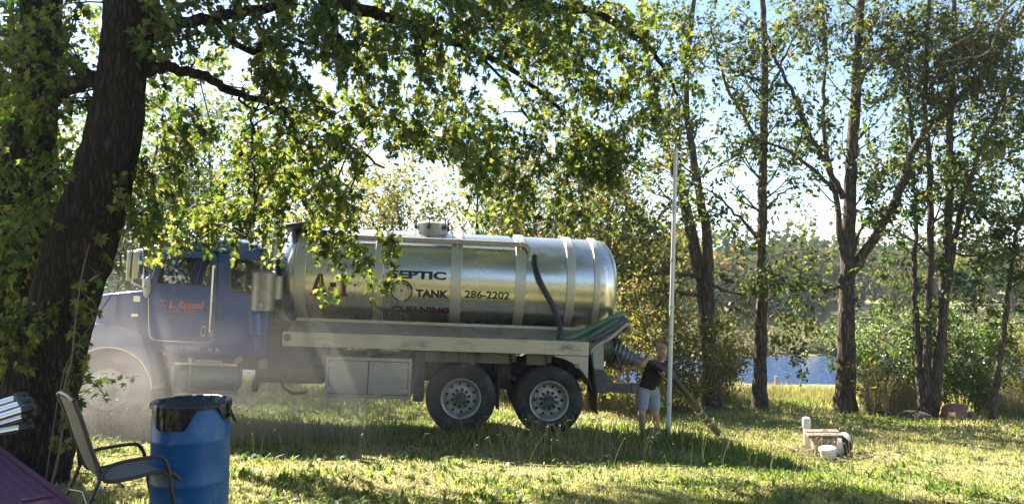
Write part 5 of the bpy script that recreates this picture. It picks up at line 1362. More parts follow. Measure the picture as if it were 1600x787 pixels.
# round badge
fb_ = on_tank(627.5, 454); rb = tl(645, 454, .42)[0] - tl(627.5, 454, .42)[0]
def disc(r0, r1, lift, mat, name, n=40):
    f = on_tank(627.5, 454, lift); V = []; Fs = []
    for k in range(n):
        t = 2 * math.pi * k / n
        V.append(f(r0 * math.cos(t), r0 * math.sin(t))); V.append(f(r1 * math.cos(t), r1 * math.sin(t)))
    for k in range(n):
        l = (k + 1) % n; Fs.append((2 * k, 2 * k + 1, 2 * l + 1, 2 * l))
    return MB().add(V, Fs).build(name, mat, tank, angle=0)
disc(.001, rb * .9, .004, pbr('badge_face', (.55, .5, .36), .5), 'badge'); disc(rb * .88, rb, .006, BLACKP, 'badge_ring')
for k, ch in enumerate("IT'S TIME!"):
    if ch == ' ': continue
    t = math.radians(172 - k * 17.5); f = on_tank(627.5, 454, .007)
    def mf(u, v, t=t, f=f):
        r = rb * .60 + v; a_ = u - .02; return f(r * math.cos(t) + a_ * math.sin(t), r * math.sin(t) - a_ * math.cos(t))
    text_obj(ch, .02 if ch in "I!'" else .042, .055 if ch != "'" else .02, BLACKP, mf, tank, off=.02)
f = on_tank(627.5, 454, .0075)
MB().add([f(x, z) for x, z in [(-.045, -.155), (0, -.175), (.045, -.155), (.05, .02), (.035, .06), (-.035, .06), (-.05, .02)]], [tuple(range(7))]).build('badge_figure', pbr('badge_grey', (.62, .6, .52), .5), tank, angle=0)
f = on_tank(627.5, 454, .009)
MB().add([f(x, z) for x, z in [(-.02, -.02), (-.008, -.02), (-.008, .03), (-.02, .03), (.008, -.02), (.02, -.02), (.02, .03), (.008, .03)]], [(0, 1, 2, 3), (4, 5, 6, 7)]).build('badge_figure', BLACKP, tank, angle=0)
# door lettering
dn = [o for o in bpy.data.objects if o.name == 'door'][0]
def on_door(px, py, y=YN - .0145):
    x0, z0 = tl(px, py, y); return lambda u, v: (x0 + u, y, z0 + v)
def side_text(s, px0, px1, pyb, pyt, mat, par, y=YN - .0145, **kw):
    w_ = tl(px1, pyb, y)[0] - tl(px0, pyb, y)[0]; h_ = tl(px0, pyt, y)[1] - tl(px0, pyb, y)[1]
    return text_obj(s, w_, h_, mat, on_door(px0, pyb, y), par, **kw)
side_text('T. L. Russell', 250, 320, 480, 468, ORANGE, dn, shear=.35, off=.02)
side_text('Kenba, Kansas', 263, 308, 489, 482, ORANGE, dn, shear=.3, off=.005)
side_text('USDOT 985930', 260, 312, 545, 539, CREAM, cab, y=YN - .004, off=.01)
side_text('54  M', 324, 342, 549, 542, CREAM, cab, y=YN - .004, off=.01)

# ---- hoses carried over the back of the truck (things of their own)
GREENH = pbr('green_hose', (.055, .14, .075), .45, 0, .15, 6, dirt=(.2, .2, .14), damt=.25)
NAVYH = pbr('dark_hose', (.02, .025, .04), .4, 0, .2)
GREYH = pbr('grey_hose', (.32, .31, .27), .5, 0, .2, 6)
def corrugated(name, ctrl, r, mat, label, rib=.0, pitch=.03, group='suction hoses laid over the back of the truck'):
    c = catmull(ctrl, 24); m = len(c); acc = 0; pts, rad = [], []
    tot = sum((c[i + 1] - c[i]).length for i in range(m - 1)); n = max(12, int(tot / pitch) * 4) if rib else m
    cum = [0]
    for i in range(m - 1): cum.append(cum[-1] + (c[i + 1] - c[i]).length)
    for k in range(n):
        s_ = tot * k / (n - 1); i = min(max(0, np.searchsorted(cum, s_) - 1), m - 2); t = (s_ - cum[i]) / max(1e-6, cum[i + 1] - cum[i])
        pts.append(c[i].lerp(c[i + 1], t)); rad.append(r * (1 + rib * (1, .2, -1, .2)[k % 4]))
    o = MB().tube(pts, rad, 16).build(name, mat, None, angle=60)
    return tag(o, label, 'hose', group)
def hp3(px, py, yl):
    x, z = tl(px, py, yl); return TW((x, yl, z))
corrugated('suction_hose', [TW((.12, .20, 1.45)), hp3(886, 529, .14), hp3(908, 520, .14), hp3(940, 505, .25), hp3(968, 492, .55), TW((1.33, 1.0, 1.80)), TW((1.30, 1.5, 1.80)), TW((.9, 2.1, 1.6)), TW((.2, 2.3, 1.50))], .052, GREENH, 'upper green ribbed suction hose curving over the truck deck', .05)
corrugated('suction_hose', [TW((.25, .10, 1.43)), hp3(908, 533, .06), hp3(935, 517, .14), hp3(965, 500, .40), TW((1.38, .95, 1.70)), TW((1.36, 1.5, 1.70)), TW((.95, 2.15, 1.52)), TW((.3, 2.36, 1.50))], .05, pbr('dark_green_hose', (.03, .075, .045), .45, 0, .15, 6, dirt=(.2, .2, .14), damt=.25), 'lower green ribbed suction hose between the upper green one and the dark one', .05)
corrugated('suction_hose', [TW((.45, .06, 1.44)), hp3(928, 528, .10), hp3(952, 515, .25), hp3(975, 500, .5), TW((1.43, .95, 1.62)), TW((1.42, 1.5, 1.62)), TW((1.0, 2.15, 1.45))], .055, NAVYH, 'dark blue black suction hose beneath the green ones')
corrugated('suction_hose', [TW((.62, .10, 1.26)), hp3(930, 541, .15), hp3(955, 526, .3), hp3(980, 506, .55), TW((1.47, .95, 1.57)), TW((1.46, 1.5, 1.55)), TW((1.05, 2.15, 1.36))], .032, GREYH, 'slim pale grey hose lowest of those over the truck deck')
# ------------------------------------------------------------------ props on the lawn
def loc_build(b, name, mat, parent, origin, **kw):
    o = b.build(name, mat, parent, **kw); return o

# blue barrel with liner
def barrel():
    bx, by = (304 - CX) / F_PX * 5.55, 5.55
    root = empty('plastic_barrel', (bx, by, g(bx, by))); tag(root, 'blue plastic barrel used as a bin, lined with a black bag', 'barrel')
    root.scale = (.945, .945, 1)
    BLU = pbr('blue_plastic', (.01, .10, .27), .38, 0, .08, 4, spec=.5, dirt=(.10, .19, .31), damt=.22, dscale=7)
    prof = [(.001, .0), (.27, .0), (.283, .02), (.287, .2), (.287, .30), (.291, .31), (.291, .325), (.287, .335), (.287, .6), (.291, .61), (.291, .625), (.287, .635), (.286, .78), (.272, .835), (.270, .845), (.285, .85), (.288, .858), (.288, .878), (.282, .885), (.272, .885), (.268, .875), (.266, .80), (.27, .4), (.001, .38)]
    MB().lathe(prof, (0, 0, 0), (0, 0, 1), 64, True, True).build('body', BLU, root)
    BAG = pbr('black_bag', (.010, .011, .014), .22, 0, .2, 8, bump=.35, bscale=22)
    R = random.Random(4); n = 120; V = []; Fs = []
    rows = [(-.30, .225), (-.12, .232), (-.02, .246), (.006, .272), (.010, .283), (.0, .294), (-.022, .297), (-.06, .296), (-1, .296)]
    def hang(t):       # how far the bag hangs below the rim at angle t (t=0 right, -90 towards camera)
        d = math.degrees(t) % 360
        h = .035 + .012 * math.sin(3 * t + 1) + .008 * math.sin(9 * t)
        dd = abs((d - 262 + 180) % 360 - 180); e = 42
        h = max(h, .145 * (1 - sstep(e * .45, e, dd)) + .03)
        d2 = abs((d - 352 + 180) % 360 - 180); h = max(h, .10 * (1 - sstep(6, 20, d2)) + .03)
        return float(h)
    for i, (z, r) in enumerate(rows):
        for k in range(n):
            t = 2 * math.pi * k / n
            fold = .006 * math.sin(17 * t + 2 * math.sin(3 * t)) + .003 * math.sin(41 * t + i)
            zz = -hang(t) if z == -1 else z
            rr = r + (fold * (1.6 if i < 3 else .5)) + (.004 * math.sin(13 * t) if z == -1 else 0)
            if i == 7: zz = -hang(t) * .6; rr += .003
            V.append((rr * math.cos(t), rr * math.sin(t), .885 + zz))
    for i in range(len(rows) - 1):
        for k in range(n):
            l = (k + 1) % n; Fs.append((i * n + k, i * n + l, (i + 1) * n + l, (i + 1) * n + k))
    Fs.append(tuple(range(n)))
    MB().add(V, Fs).build('bin_liner', BAG, root, angle=70)
    kn = MB(); t0 = math.radians(-8)
    kn.add([( .29, -.06, .84), (.30, .0, .86), (.29, .05, .83), (.315, -.03, .78), (.345, -.02, .745), (.325, .03, .77), (.31, .01, .76), (.36, 0.0, .735)], [(0, 1, 3), (1, 2, 5), (1, 5, 3), (3, 5, 4), (3, 4, 6), (4, 5, 7), (0, 3, 6)])
    kb = kn.build('liner_knot', BAG, root); sm = kb.modifiers.new('s', 'SOLIDIFY'); sm.thickness = .012
barrel()

# sling patio chair
def chair():
    ox, oy = -2.662, 5.213
    root = empty('patio_chair', (ox, oy, g(ox, oy))); tag(root, 'brown sling patio chair with metal arms beside the blue barrel', 'chair')
    f = Vector((math.cos(math.radians(42)), math.sin(math.radians(42)), 0)); w = Vector((f.y, -f.x, 0)); u = Vector((0, 0, 1))
    Q = lambda a, b_, c: f * a + w * b_ + u * c
    FR = pbr('bronze_frame', (.075, .062, .055), .35, .55, .12, 10)
    SL = pbr('sling_fabric', (.165, .145, .13), .75, 0, .12, 60, bump=.25, bscale=240)
    prof = [(-.40, .96), (-.355, .84), (-.30, .66), (-.25, .52), (-.225, .455), (-.19, .42), (-.10, .415), (.02, .425), (.14, .43), (.21, .41), (.26, .355)]
    for sd in (-1, 1):
        MB().tube(catmull([Q(a, .235 * sd, c) for a, c in prof], 5), .014, 10).build('side_rail', FR, root)
        MB().tube(catmull([Q(-.44, .272 * sd, .0), Q(-.34, .272 * sd, .22), Q(-.25, .272 * sd, .44), Q(-.20, .272 * sd, .515), Q(-.12, .272 * sd, .54), Q(.08, .272 * sd, .545), Q(.14, .272 * sd, .52), Q(.175, .272 * sd, .44), Q(.20, .272 * sd, .28), Q(.25, .272 * sd, .0)], 6), .0125, 10).build('arm_leg', FR, root)
        b = MB(); b.cyl(Q(-.27, .23 * sd, .56), Q(-.25, .275 * sd, .44), .012, n=8); b.cyl(Q(.15, .23 * sd, .425), Q(.18, .275 * sd, .40), .012, n=8); b.each('joint', FR, root)
    b = MB(); b.tube([Q(-.40, -.235, .96), Q(-.41, -.1, .985), Q(-.41, .1, .985), Q(-.40, .235, .96)], .014, 10); b.tube([Q(.26, -.235, .355), Q(.26, .235, .355)], .012, 8); b.tube([Q(-.1, -.235, .37), Q(-.1, .235, .37)], .011, 8); b.tube([Q(-.31, -.272, .29), Q(-.28, 0, .32), Q(-.31, .272, .29)], .010, 8); b.each('cross_bar', FR, root)
    c = catmull([Q(a, 0, c_) for a, c_ in prof], 5); nb = 11; V = []
    for i, p in enumerate(c):
        for j in range(nb):
            s_ = -1 + 2 * j / (nb - 1); sag = -.018 * (1 - s_ * s_)
            nr = u if i > 22 else f
            V.append(p + w * .225 * s_ + (u * sag if i > 24 else -f * .012 * (1 - s_ * s_)))
    b = MB(); b.add(V, [(i * nb + j, i * nb + j + 1, (i + 1) * nb + j + 1, (i + 1) * nb + j) for i in range(len(c) - 1) for j in range(nb - 1)])
    o = b.build('sling', SL, root); sm = o.modifiers.new('s', 'SOLIDIFY'); sm.thickness = .004
chair()

# purple canvas cover on a low frame, with folded canopy tubes on it
def purple():
    A, B = P(-60, 652, 3.3), P(128, 790, 2.55)
    A2, B2 = P(-260, 900, 2.3), P(10, 1100, 1.75)
    PUR = pbr('purple_canvas', (.075, .015, .045), .8, 0, .14, 14, bump=.25, bscale=220)
    n, m = 60, 24; V = []
    root = empty('canvas_cover', (A + B + A2 + B2) / 4); root.location.z = g(root.location.x, root.location.y)
    tag(root, 'ribbed purple canvas cover at the lower left corner', 'cover'); lc = root.location
    nrm = (B - A).cross(A2 - A).normalized(); nrm = nrm if nrm.z > 0 else -nrm
    E = B + (B - A) * .6; E2 = B2 + (B - A) * .6
    for i in range(n + 1):
        t = i / n
        for j in range(m + 1):
            s_ = j / m; p = A.lerp(E, s_).lerp(A2.lerp(E2, s_), t)
            rib = .006 * (abs(math.sin(t * 60)) ** .4) + .010 * (1 if .46 < t < .5 else 0)
            V.append(p + nrm * rib - lc + Vector((0, 0, -.02 * math.sin(math.pi * s_))))
    b = MB(); b.add(V, [(i * (m + 1) + j, i * (m + 1) + j + 1, (i + 1) * (m + 1) + j + 1, (i + 1) * (m + 1) + j) for i in range(n) for j in range(m)])
    o = b.build('canvas', PUR, root, angle=50); sm = o.modifiers.new('s', 'SOLIDIFY'); sm.thickness = .012; sm.offset = -1
    # hanging hem on the far side, down to the ground
    b = MB(); hem = []
    for j in range(m + 1):
        p = A.lerp(E, j / m); q = Vector((p.x + .03, p.y + .02, g(p.x, p.y))); hem += [p - lc, p.lerp(q, .5) - lc + Vector((.012 * math.sin(j), 0, 0)), q - lc]
    b.add(hem, [(j * 3 + k, j * 3 + k + 1, j * 3 + k + 4, j * 3 + k + 3) for j in range(m) for k in range(2)])
    o = b.build('hem', PUR, root); sm = o.modifiers.new('s', 'SOLIDIFY'); sm.thickness = .008
    S0, S1 = A.lerp(E, .30).lerp(A2.lerp(E2, .30), .27), A.lerp(E, .62).lerp(A2.lerp(E2, .62), .17)
    MB().tube([P(36, 787, 2.5) + nrm * .012 - lc, P(86, 780, 2.55) + nrm * .014 - lc], .007, 8).build('zip_flap', pbr('dark_piping', (.07, .012, .04), .7), root)
    b = MB()
    for p in (A.lerp(A2, .1), E.lerp(E2, .1), A.lerp(A2, .95), E.lerp(E2, .95)): b.cyl(Vector((p.x, p.y, g(p.x, p.y))) - lc, p - Vector((0, 0, .05)) - lc, .015, n=8)
    b.each('support_leg', BLACKM, root)
    # tubes
    r2 = empty('folded_canopy_frame', P(0, 650, 3.1)); tag(r2, 'bundle of shiny silver canopy tubes with black end fittings at the left edge', 'canopy frame'); l2 = r2.location
    AL = pbr('bright_tube', (.72, .74, .78), .18, 1, .05)
    for (px0, py0, px1, py1, d) in ((-120, 665, 26, 622, 3.10), (-120, 680, 34, 630, 3.04), (-120, 690, 38, 640, 2.98), (-120, 700, 38, 650, 3.05), (-120, 690, 30, 658, 3.14), (-120, 696, 34, 668, 3.0)):
        a, c = P(px0, py0, d), P(px1, py1, d); t = MB().cyl(a - l2, c - l2, .0145, n=14).build('tube', AL, r2)
        MB().lathe([(.02, 0), (.02, .03), (.012, .045), (.001, .045)], c - l2, c - a, 12, True, True).build('end_cap', BLACKP, t)
    MB().tube([P(26, 616, 3.06) - l2, P(38, 634, 3.02) - l2, P(46, 650, 2.98) - l2], .014, 8).build('joint_plate', BLACKP, r2)
purple()

# white pole
def pole():
    a, b_ = gp(1041, 11.3, -.1), P(1056, 236, 11.3)
    root = empty('white_pole', a); tag(root, 'tall thin pale grey pole leaning in front of the man', 'pole')
    PM = pbr('pale_pole', (.62, .63, .64), .4, .1, .08, 6)
    MB().cyl((0, 0, 0), b_ - a, .036, .029, 20).build('shaft', PM, root)
    d = (b_ - a); b = MB()
    for t in (.13, .36, .46, .62, .80): b.lathe([(.039, -.02), (.041, 0), (.039, .03)], d * t, d, 16, True, True)
    b.each('coupling', pbr('pole_band', (.45, .46, .48), .4, .3), root)
    MB().lathe([(.036, 0), (.036, .03), (.001, .05)], d, d, 14, True, True).build('cap', PM, root)
pole()

# septic riser, lid, bucket, vent pipe
CONC = pbr('old_concrete', (.34, .30, .24), .9, 0, .2, 9, bump=.5, bscale=40, dirt=(.18, .13, .08), damt=.35, dscale=7)
PVC = pbr('white_pvc', (.68, .67, .64), .45, 0, .08, 6, dirt=(.38, .35, .28), damt=.3)
def septic():
    c = gp(1283, 11.3); root = empty('concrete_riser', c, (.06, -.08, 0)); root.scale = (.95, .95, .85); tag(root, 'round old concrete riser with a brown board on top', 'riser')
    MB().lathe([(.15, -.1), (.155, 0), (.165, .05), (.20, .3), (.205, .345), (.16, .345), (.12, .1), (.001, .1)], (0, 0, 0), (0, 0, 1), 28, True, True).build('drum', CONC, root)
    WOOD = pbr('weathered_board', (.19, .15, .12), .85, 0, .25, 6, stretch=(1, 8, 8), bump=.4, bscale=30)
    b = MB(Matrix.Translation((0, 0, .35)) @ Matrix.Rotation(.05, 4, 'Y') @ Matrix.Rotation(-.15, 4, 'Z')); b.box(-.27, .26, -.16, .02, 0, .05); b.build('board', WOOD, root, bevel=.008)
    b = MB(Matrix.Translation((0, 0, .35)) @ Matrix.Rotation(.05, 4, 'Y') @ Matrix.Rotation(-.15, 4, 'Z')); b.box(-.25, .26, .03, .2, .0, .06); b.build('board', WOOD, root, bevel=.008)
    b = MB(); b.tube([(-.04, -.05, .43), (-.02, -.05, .46), (.04, -.05, .45), (.05, -.05, .43)], .008, 6); b.build('wire_handle', BLACKM, root)
    c2 = gp(1312, 11.35); a = tag(MB(Matrix.Translation(c2 + Vector((0, 0, .16))) @ Matrix.Rotation(math.radians(-68), 4, 'Y') @ Matrix.Rotation(.3, 4, 'X')).lathe([(.001, -.02), (.17, -.02), (.185, 0), (.185, .03), (.15, .05), (.001, .055)], (0, 0, 0), (0, 0, 1), 24, True, True).build('riser_lid', pbr('dark_lid', (.05, .045, .04), .6, 0, .3, 8)), 'dark round lid leaning on the right of the concrete riser', 'lid')
    p = gp(1255.5, 11.9); root = empty('vent_pipe', p); tag(root, 'short white plastic pipe with rounded cap standing in the grass', 'pipe')
    MB().cyl((0, 0, -.1), (0, 0, .44), .052, n=24).build('shaft', PVC, root)
    MB().lathe([(.062, .33), (.066, .34), (.066, .45), (.06, .475), (.04, .49), (.001, .492)], (0, 0, 0), (0, 0, 1), 24, True, True).build('cap', PVC, root)
    p = gp(1289, 10.75, -.05); root = empty('white_bucket', p); tag(root, 'small dented white plastic bucket in front of the concrete riser', 'bucket'); root.rotation_euler = (.08, -.1, 0)
    MB().lathe([(.001, 0), (.085, 0), (.09, .01), (.108, .19), (.116, .19), (.118, .215), (.110, .22), (.103, .215), (.085, .03), (.001, .02)], (0, 0, 0), (0, 0, 1), 28, True, True).build('body', PVC, root)
    MB().lathe([(.117, .185), (.124, .19), (.124, .228), (.11, .24), (.001, .235)], (0, 0, 0), (0, 0, 1), 28, True, True).build('rim', PVC, root)
septic()

# rocks
ROCK = pbr('grey_rock', (.23, .20, .16), .9, 0, .25, 6, bump=.6, bscale=25)
REDR = pbr('red_sandstone', (.26, .13, .09), .9, 0, .25, 5, bump=.6, bscale=22, dirt=(.15, .1, .08), damt=.4)
DARKR = pbr('dark_rubble', (.075, .06, .05), .9, 0, .35, 7, bump=.7, bscale=25)
def rock(name, p, sx, sy, sz, seed, mat, label, cat='rock', group=None):
    bm = bmesh.new(); bmesh.ops.create_icosphere(bm, subdivisions=3, radius=1); R = random.Random(seed)
    pl_ = [(Vector((R.gauss(0, 1), R.gauss(0, 1), R.gauss(0, 1))).normalized(), R.uniform(.55, .9)) for _ in range(13)]
    for v in bm.verts:
        for nr, dd in pl_:
            k = v.co.dot(nr) - dd
            if k > 0: v.co -= nr * k * .85
        v.co *= 1 + .05 * math.sin(v.co.x * 9 + seed) * math.sin(v.co.y * 8)
        v.co = Vector((v.co.x * sx, v.co.y * sy, v.co.z * sz))
    me = bpy.data.meshes.new(name); bm.to_mesh(me); bm.free()
    for f_ in me.polygons: f_.use_smooth = True
    me.set_sharp_from_angle(angle=math.radians(28))
    o = link(name, me, mat); o.location = p; o.rotation_euler = (0, 0, seed)
    return tag(o, label, cat, group)
rock('boulder', gp(1484, 18.4, .12), .5, .42, .30, 1, REDR, 'big rounded red sandstone boulder beside the several trunked tree', 'boulder')
rock('boulder', gp(1507, 18.3, .05), .24, .2, .18, 8, REDR, 'smaller red boulder touching the big red one on its right', 'boulder')
rock('boulder', gp(1422, 18.6, .05), .45, .35, .15, 2, DARKR, 'flat dark boulder left of the several trunked tree', 'boulder')
rock('boulder', gp(1378, 18.9, .02), .28, .2, .10, 3, DARKR, 'low dark stone between the largest trunk and the flat dark boulder', 'boulder')
GR2 = 'stones heaped round the foot of the white pole'
rock('stone', gp(1028, 11.65, .06), .17, .15, .13, 4, DARKR, 'dark stone left of the pole foot by the man', 'stone', GR2)
rock('stone', gp(1068, 11.6, .06), .16, .13, .13, 5, ROCK, 'grey angular stone right of the pole foot', 'stone', GR2)
rock('stone', gp(1050, 11.8, .04), .13, .12, .12, 6, DARKR, 'dark stone just behind the pole foot', 'stone', GR2)
rock('stone', gp(1018, 11.35, .02), .24, .2, .11, 7, ROCK, 'broad pale stone lowest in the heap left of the pole', 'stone', GR2)
GR3 = 'dark rubble under the forked tree'
for k, (px, d_, sx, sz, lab) in enumerate([(1062, 18.2, .30, .16, 'pale rubble block left of the forked trunk and right of the pole'), (1085, 18.0, .26, .14, 'rubble block at the end of the pile nearest the forked trunk'), (1100, 18.4, .22, .16, 'black charred stump piece touching the left of the forked trunk'), (1128, 18.6, .30, .13, 'dark lump right of the forked trunk'), (1150, 18.8, .2, .1, 'small dark lump at the right end of the rubble'), (1046, 18.6, .2, .12, 'rubble block farthest left, beside the white pole')]):
    rock('rubble_block', gp(px, d_, .05), sx, .2, sz, 20 + k, ROCK if k in (0, 1, 5) else DARKR, lab, 'rubble', GR3)

# dock and duck
def dock():
    p = P(1204, 606, 38.5); p.z = -3.55; root = empty('dock', p); tag(root, 'tiny reddish brown dock with a post at the lake edge', 'dock')
    WD = pbr('dock_wood', (.20, .10, .07), .85); b = MB(); b.box(-1.3, .33, -1.5, 1.5, 0.0, .09); b.build('deck', WD, root)
    b = MB(); b.cyl((-.02, -.9, -1.0), (-.02, -.9, .82), .075); b.build('post', pbr('grey_post', (.32, .28, .24), .8), root)
    b = MB(); 
    for x in (-1.1, .2):
        for y in (-1.2, 1.2): b.cyl((x, y, -1.1), (x, y, -.01), .08)
    b.each('pile', WD, root)
    q = P(1257, 582, 48); q.z = -3.78; r = empty('duck', q); tag(r, 'small dark duck swimming on the lake', 'duck'); r.scale = (.6, .6, .6)
    DK = pbr('duck_brown', (.05, .04, .03), .8); b = MB(); b.sphere((0, 0, .06), (.22, .11, .10)); b.sphere((.18, 0, .2), (.07, .055, .06)); b.cyl((.14, 0, .1), (.17, 0, .18), .05); b.cyl((.23, 0, .19), (.29, 0, .185), .025, .012); b.add([(-.2, -.05, .1), (-.2, .05, .1), (-.32, 0, .16), (-.2, 0, .04)], [(0, 1, 2), (0, 2, 3), (1, 3, 2)]); b.build('body', DK, r)
dock()

# fallen leaves
def litter():
    n = 2600; x, d_ = frustum_pts(n, 5.6, 22, -.1)
    k = vnoise(x, d_, .9, 60) > .42; x, d_ = x[k], d_[k]
    c = gp(1283, 11.1); nx = np.random.default_rng(3).normal(0, .5, 500) + c.x; ny = np.random.default_rng(4).normal(0, .32, 500) + c.y
    x = np.concatenate([x, nx]); d_ = np.concatenate([d_, ny]); n = len(x)
    pos = np.stack([x, d_, G(x, d_) + .015 + .035 * rng.random(n)], 1)
    tip = rng.normal(0, 1, (n, 3)) * np.array([1, 1, .25]); nor = np.array([0, 0, 1]) + rng.normal(0, .45, (n, 3))
    m = leafmat('fallen_leaf', [(0, (.14, .085, .045)), (.5, (.25, .17, .10)), (.85, (.36, .30, .23)), (1, (.5, .46, .4))], [(0, (.1, .06, .02)), (1, (.25, .18, .1))], tw=.2, rough=.7)
    tag(leaf_mesh('fallen_leaves', (pos, tip, nor, .045 + .05 * rng.random(n)), 'lobed', m), 'dry brown and greyish fallen leaves scattered over the lawn', None, None, 'stuff')
litter()
# ------------------------------------------------------------------ the man with the hose
def capsule(b, p0, p1, r0, r1, n=12):
    p0, p1 = Vector(p0), Vector(p1); ax = p1 - p0; L_ = ax.length
    if L_ < 1e-6: b.sphere(p0, r0); return
    prof = [(max(.0005, r0 * math.sin(t)), -r0 * math.cos(t)) for t in (0.05, .5, 1.0, 1.57)] + [(max(.0005, r1 * math.sin(t)), L_ - r1 * math.cos(t)) for t in (1.57, 2.1, 2.64, 3.09)]
    b.lathe(prof, p0, ax, n, True, True)
def chain(b, pts, rad):
    for i in range(len(pts) - 1): capsule(b, pts[i], pts[i + 1], rad[i], rad[i + 1])
def fuse(b, name, mat, parent, voxel=.008, smooth=4):
    me = b.mesh(name, weld=False, angle=0)
    o = bpy.data.objects.new(name, me); COL.objects.link(o)
    m = o.modifiers.new('r', 'REMESH'); m.mode = 'VOXEL'; m.voxel_size = voxel
    s_ = o.modifiers.new('s', 'SMOOTH'); s_.iterations = smooth; s_.factor = .5
    dg = bpy.context.evaluated_depsgraph_get(); m2 = bpy.data.meshes.new_from_object(o.evaluated_get(dg)); m2.name = name
    bpy.data.objects.remove(o)
    for p in m2.polygons: p.use_smooth = True
    m2.materials.clear()
    return link(name, m2, mat, parent)

HOSE_PTS = [P(1002, 556, 11.74), P(1020, 567, 11.74), P(1040, 581, 11.76), P(1056, 596, 11.8), P(1071, 614, 11.9), P(1086, 634, 12.1), P(1100, 652, 12.4), P(1122, 676, 13.0)]
def man():
    SKIN = pbr('skin', (.52, .30, .22), .5, 0, .08, 12); HAIR = pbr('short_fair_hair', (.34, .25, .17), .8, 0, .2, 40, bump=.4, bscale=120)
    SHIRT = pbr('black_cotton', (.014, .014, .016), .85, 0, .15, 20, bump=.2, bscale=30); DENIM = pbr('pale_denim', (.30, .35, .41), .85, 0, .15, 25, bump=.2, bscale=60)
    SHOE = pbr('dark_shoe', (.04, .035, .03), .7)
    base = gp(1013, 12.0); root = empty('person', base); tag(root, 'man in black t-shirt and pale denim shorts holding a thick dark hose', 'person')
    o = base; Lc = lambda v: v - o
    pel = P(1013, 606, 12.04); chest = P(1023, 577, 12.0); neck = P(1031, 563, 11.95); head = P(1034, 549.5, 11.88)
    shR, shL = P(1014.5, 567.5, 11.90), P(1043, 570, 12.06)           # his right shoulder is on the left of the picture
    elR, elL = P(1003, 570, 11.70), P(1049, 592, 12.02)
    haR, haL = P(1014, 557.5, 11.66), P(1037, 589, 11.78)
    hipR, hipL = P(1005.5, 611, 12.0), P(1021, 611, 12.08)
    knR, knL = P(1003, 646, 11.88), P(1024, 646, 11.98)
    anR = gp(1002, 11.98, .09); anL = gp(1025, 12.15, .09)
    X = (shL - shR).normalized(); up = (neck - pel).normalized(); fw = up.cross(X).normalized()
    if fw.y > 0: fw = -fw                       # chest faces the camera side
    b = MB()
    # torso as stacked wide rings
    def torso(bb, grow=0, top=1.0, bottom=0.0):
        rows = [(.01, .154, .112), (.03, .157, .113), (.10, .155, .108), (.22, .155, .11), (.34, .175, .12), (.44, .180, .115), (.50, .150, .09), (.54, .09, .065)]
        Lt = (neck - pel).length; V = []; n = 24
        for (t, rx, ry) in rows:
            k = t / .54; k = min(max(k, -.12), 1.0)
            c = pel.lerp(chest, k * 2) if k < .5 else chest.lerp(neck, (k - .5) * 2)
            for q in range(n):
                a_ = 2 * math.pi * q / n; V.append(Lc(c + X * math.cos(a_) * (rx + grow) + fw * math.sin(a_) * (ry + grow)))
        m = len(rows); Fs = [(i * n + q, i * n + (q + 1) % n, (i + 1) * n + (q + 1) % n, (i + 1) * n + q) for i in range(m - 1) for q in range(n)]
        Fs += [tuple(range(n - 1, -1, -1)), tuple((m - 1) * n + q for q in range(n))]
        bb.add(V, Fs)
    torso(b)
    C = lambda pts, r: chain(b, [Lc(p) for p in pts], r)
    C([neck - up * .05, neck + up * .02, head - Vector((0, 0, .03))], [.065, .058, .055])
    C([shR, elR], [.058, .043]); C([elR, elR.lerp(haR, .35), elR.lerp(haR, .85)], [.042, .043, .028])
    C([shL, elL], [.058, .043]); C([elL, elL.lerp(haL, .35), elL.lerp(haL, .85)], [.042, .043, .028])
    C([hipR, knR], [.092, .06]); C([knR, knR.lerp(anR, .3), anR], [.056, .06, .038])
    C([hipL, knL], [.092, .06]); C([knL, knL.lerp(anL, .3), anL], [.056, .06, .038])
    # head: skull, jaw, nose, ears, brow; turned towards the hose
    hf = Vector((.42, -.82, -.38)).normalized(); hs = hf.cross(Vector((0, 0, 1))).normalized(); hu = hs.cross(hf).normalized()
    H = lambda x, y, z: Lc(head + hs * x + hf * y + hu * z)
    HM = Matrix((hs, hf, hu)).transposed()
    b.sphere(H(0, -.008, .035), (.074, .094, .088), 20, 14, HM); b.sphere(H(0, .022, -.035), (.058, .07, .072), 20, 14, HM)
    capsule(b, H(0, .086, .018), H(0, .108, -.022), .010, .015); capsule(b, H(-.03, .082, .028), H(.03, .082, .028), .012, .012)
    capsule(b, H(-.02, .078, -.062), H(.02, .078, -.062), .012, .012); b.sphere(H(0, .07, -.088), .022)
    for s_ in (-1, 1):
        b.sphere(H(.072 * s_, -.01, .0), (.012, .02, .032), 10, 8, HM); b.sphere(H(.034 * s_, .058, -.02), (.024, .022, .024))
    # hands: palm, five fingers curled round the hose
    hax = (HOSE_PTS[2] - HOSE_PTS[0]).normalized(); hr = .058
    def hand(hc, wrist, centre, over, hax=hax):
        """hc on the hose surface; fingers wrap round the hose axis through centre"""
        rad = (hc - centre); rad = (rad - hax * rad.dot(hax)).normalized(); tan = hax.cross(rad)
        if tan.dot(wrist - hc) > 0: tan = -tan                    # fingers lead away from the wrist
        at = lambda ang, along, r=hr + .012: centre + hax * along + (rad * math.cos(ang) + tan * math.sin(ang)) * r
        for k in range(4): capsule(b, Lc(at(-.55, -.033 + .022 * k)), Lc(at(.25, -.033 + .022 * k)), .013, .012)
        capsule(b, Lc(wrist), Lc(at(-.55, 0)), .028, .024)
        for k, ln in enumerate((.92, 1.08, 1.0, .78)):
            al = -.035 + .023 * k; a0 = .25
            pts = [at(a0, al)] + [at(a0 + ln * q, al + .002 * q * over) for q in (.42, .8, 1.1)]
            chain(b, [Lc(p) for p in pts], [.0098, .0092, .0086, .0076])
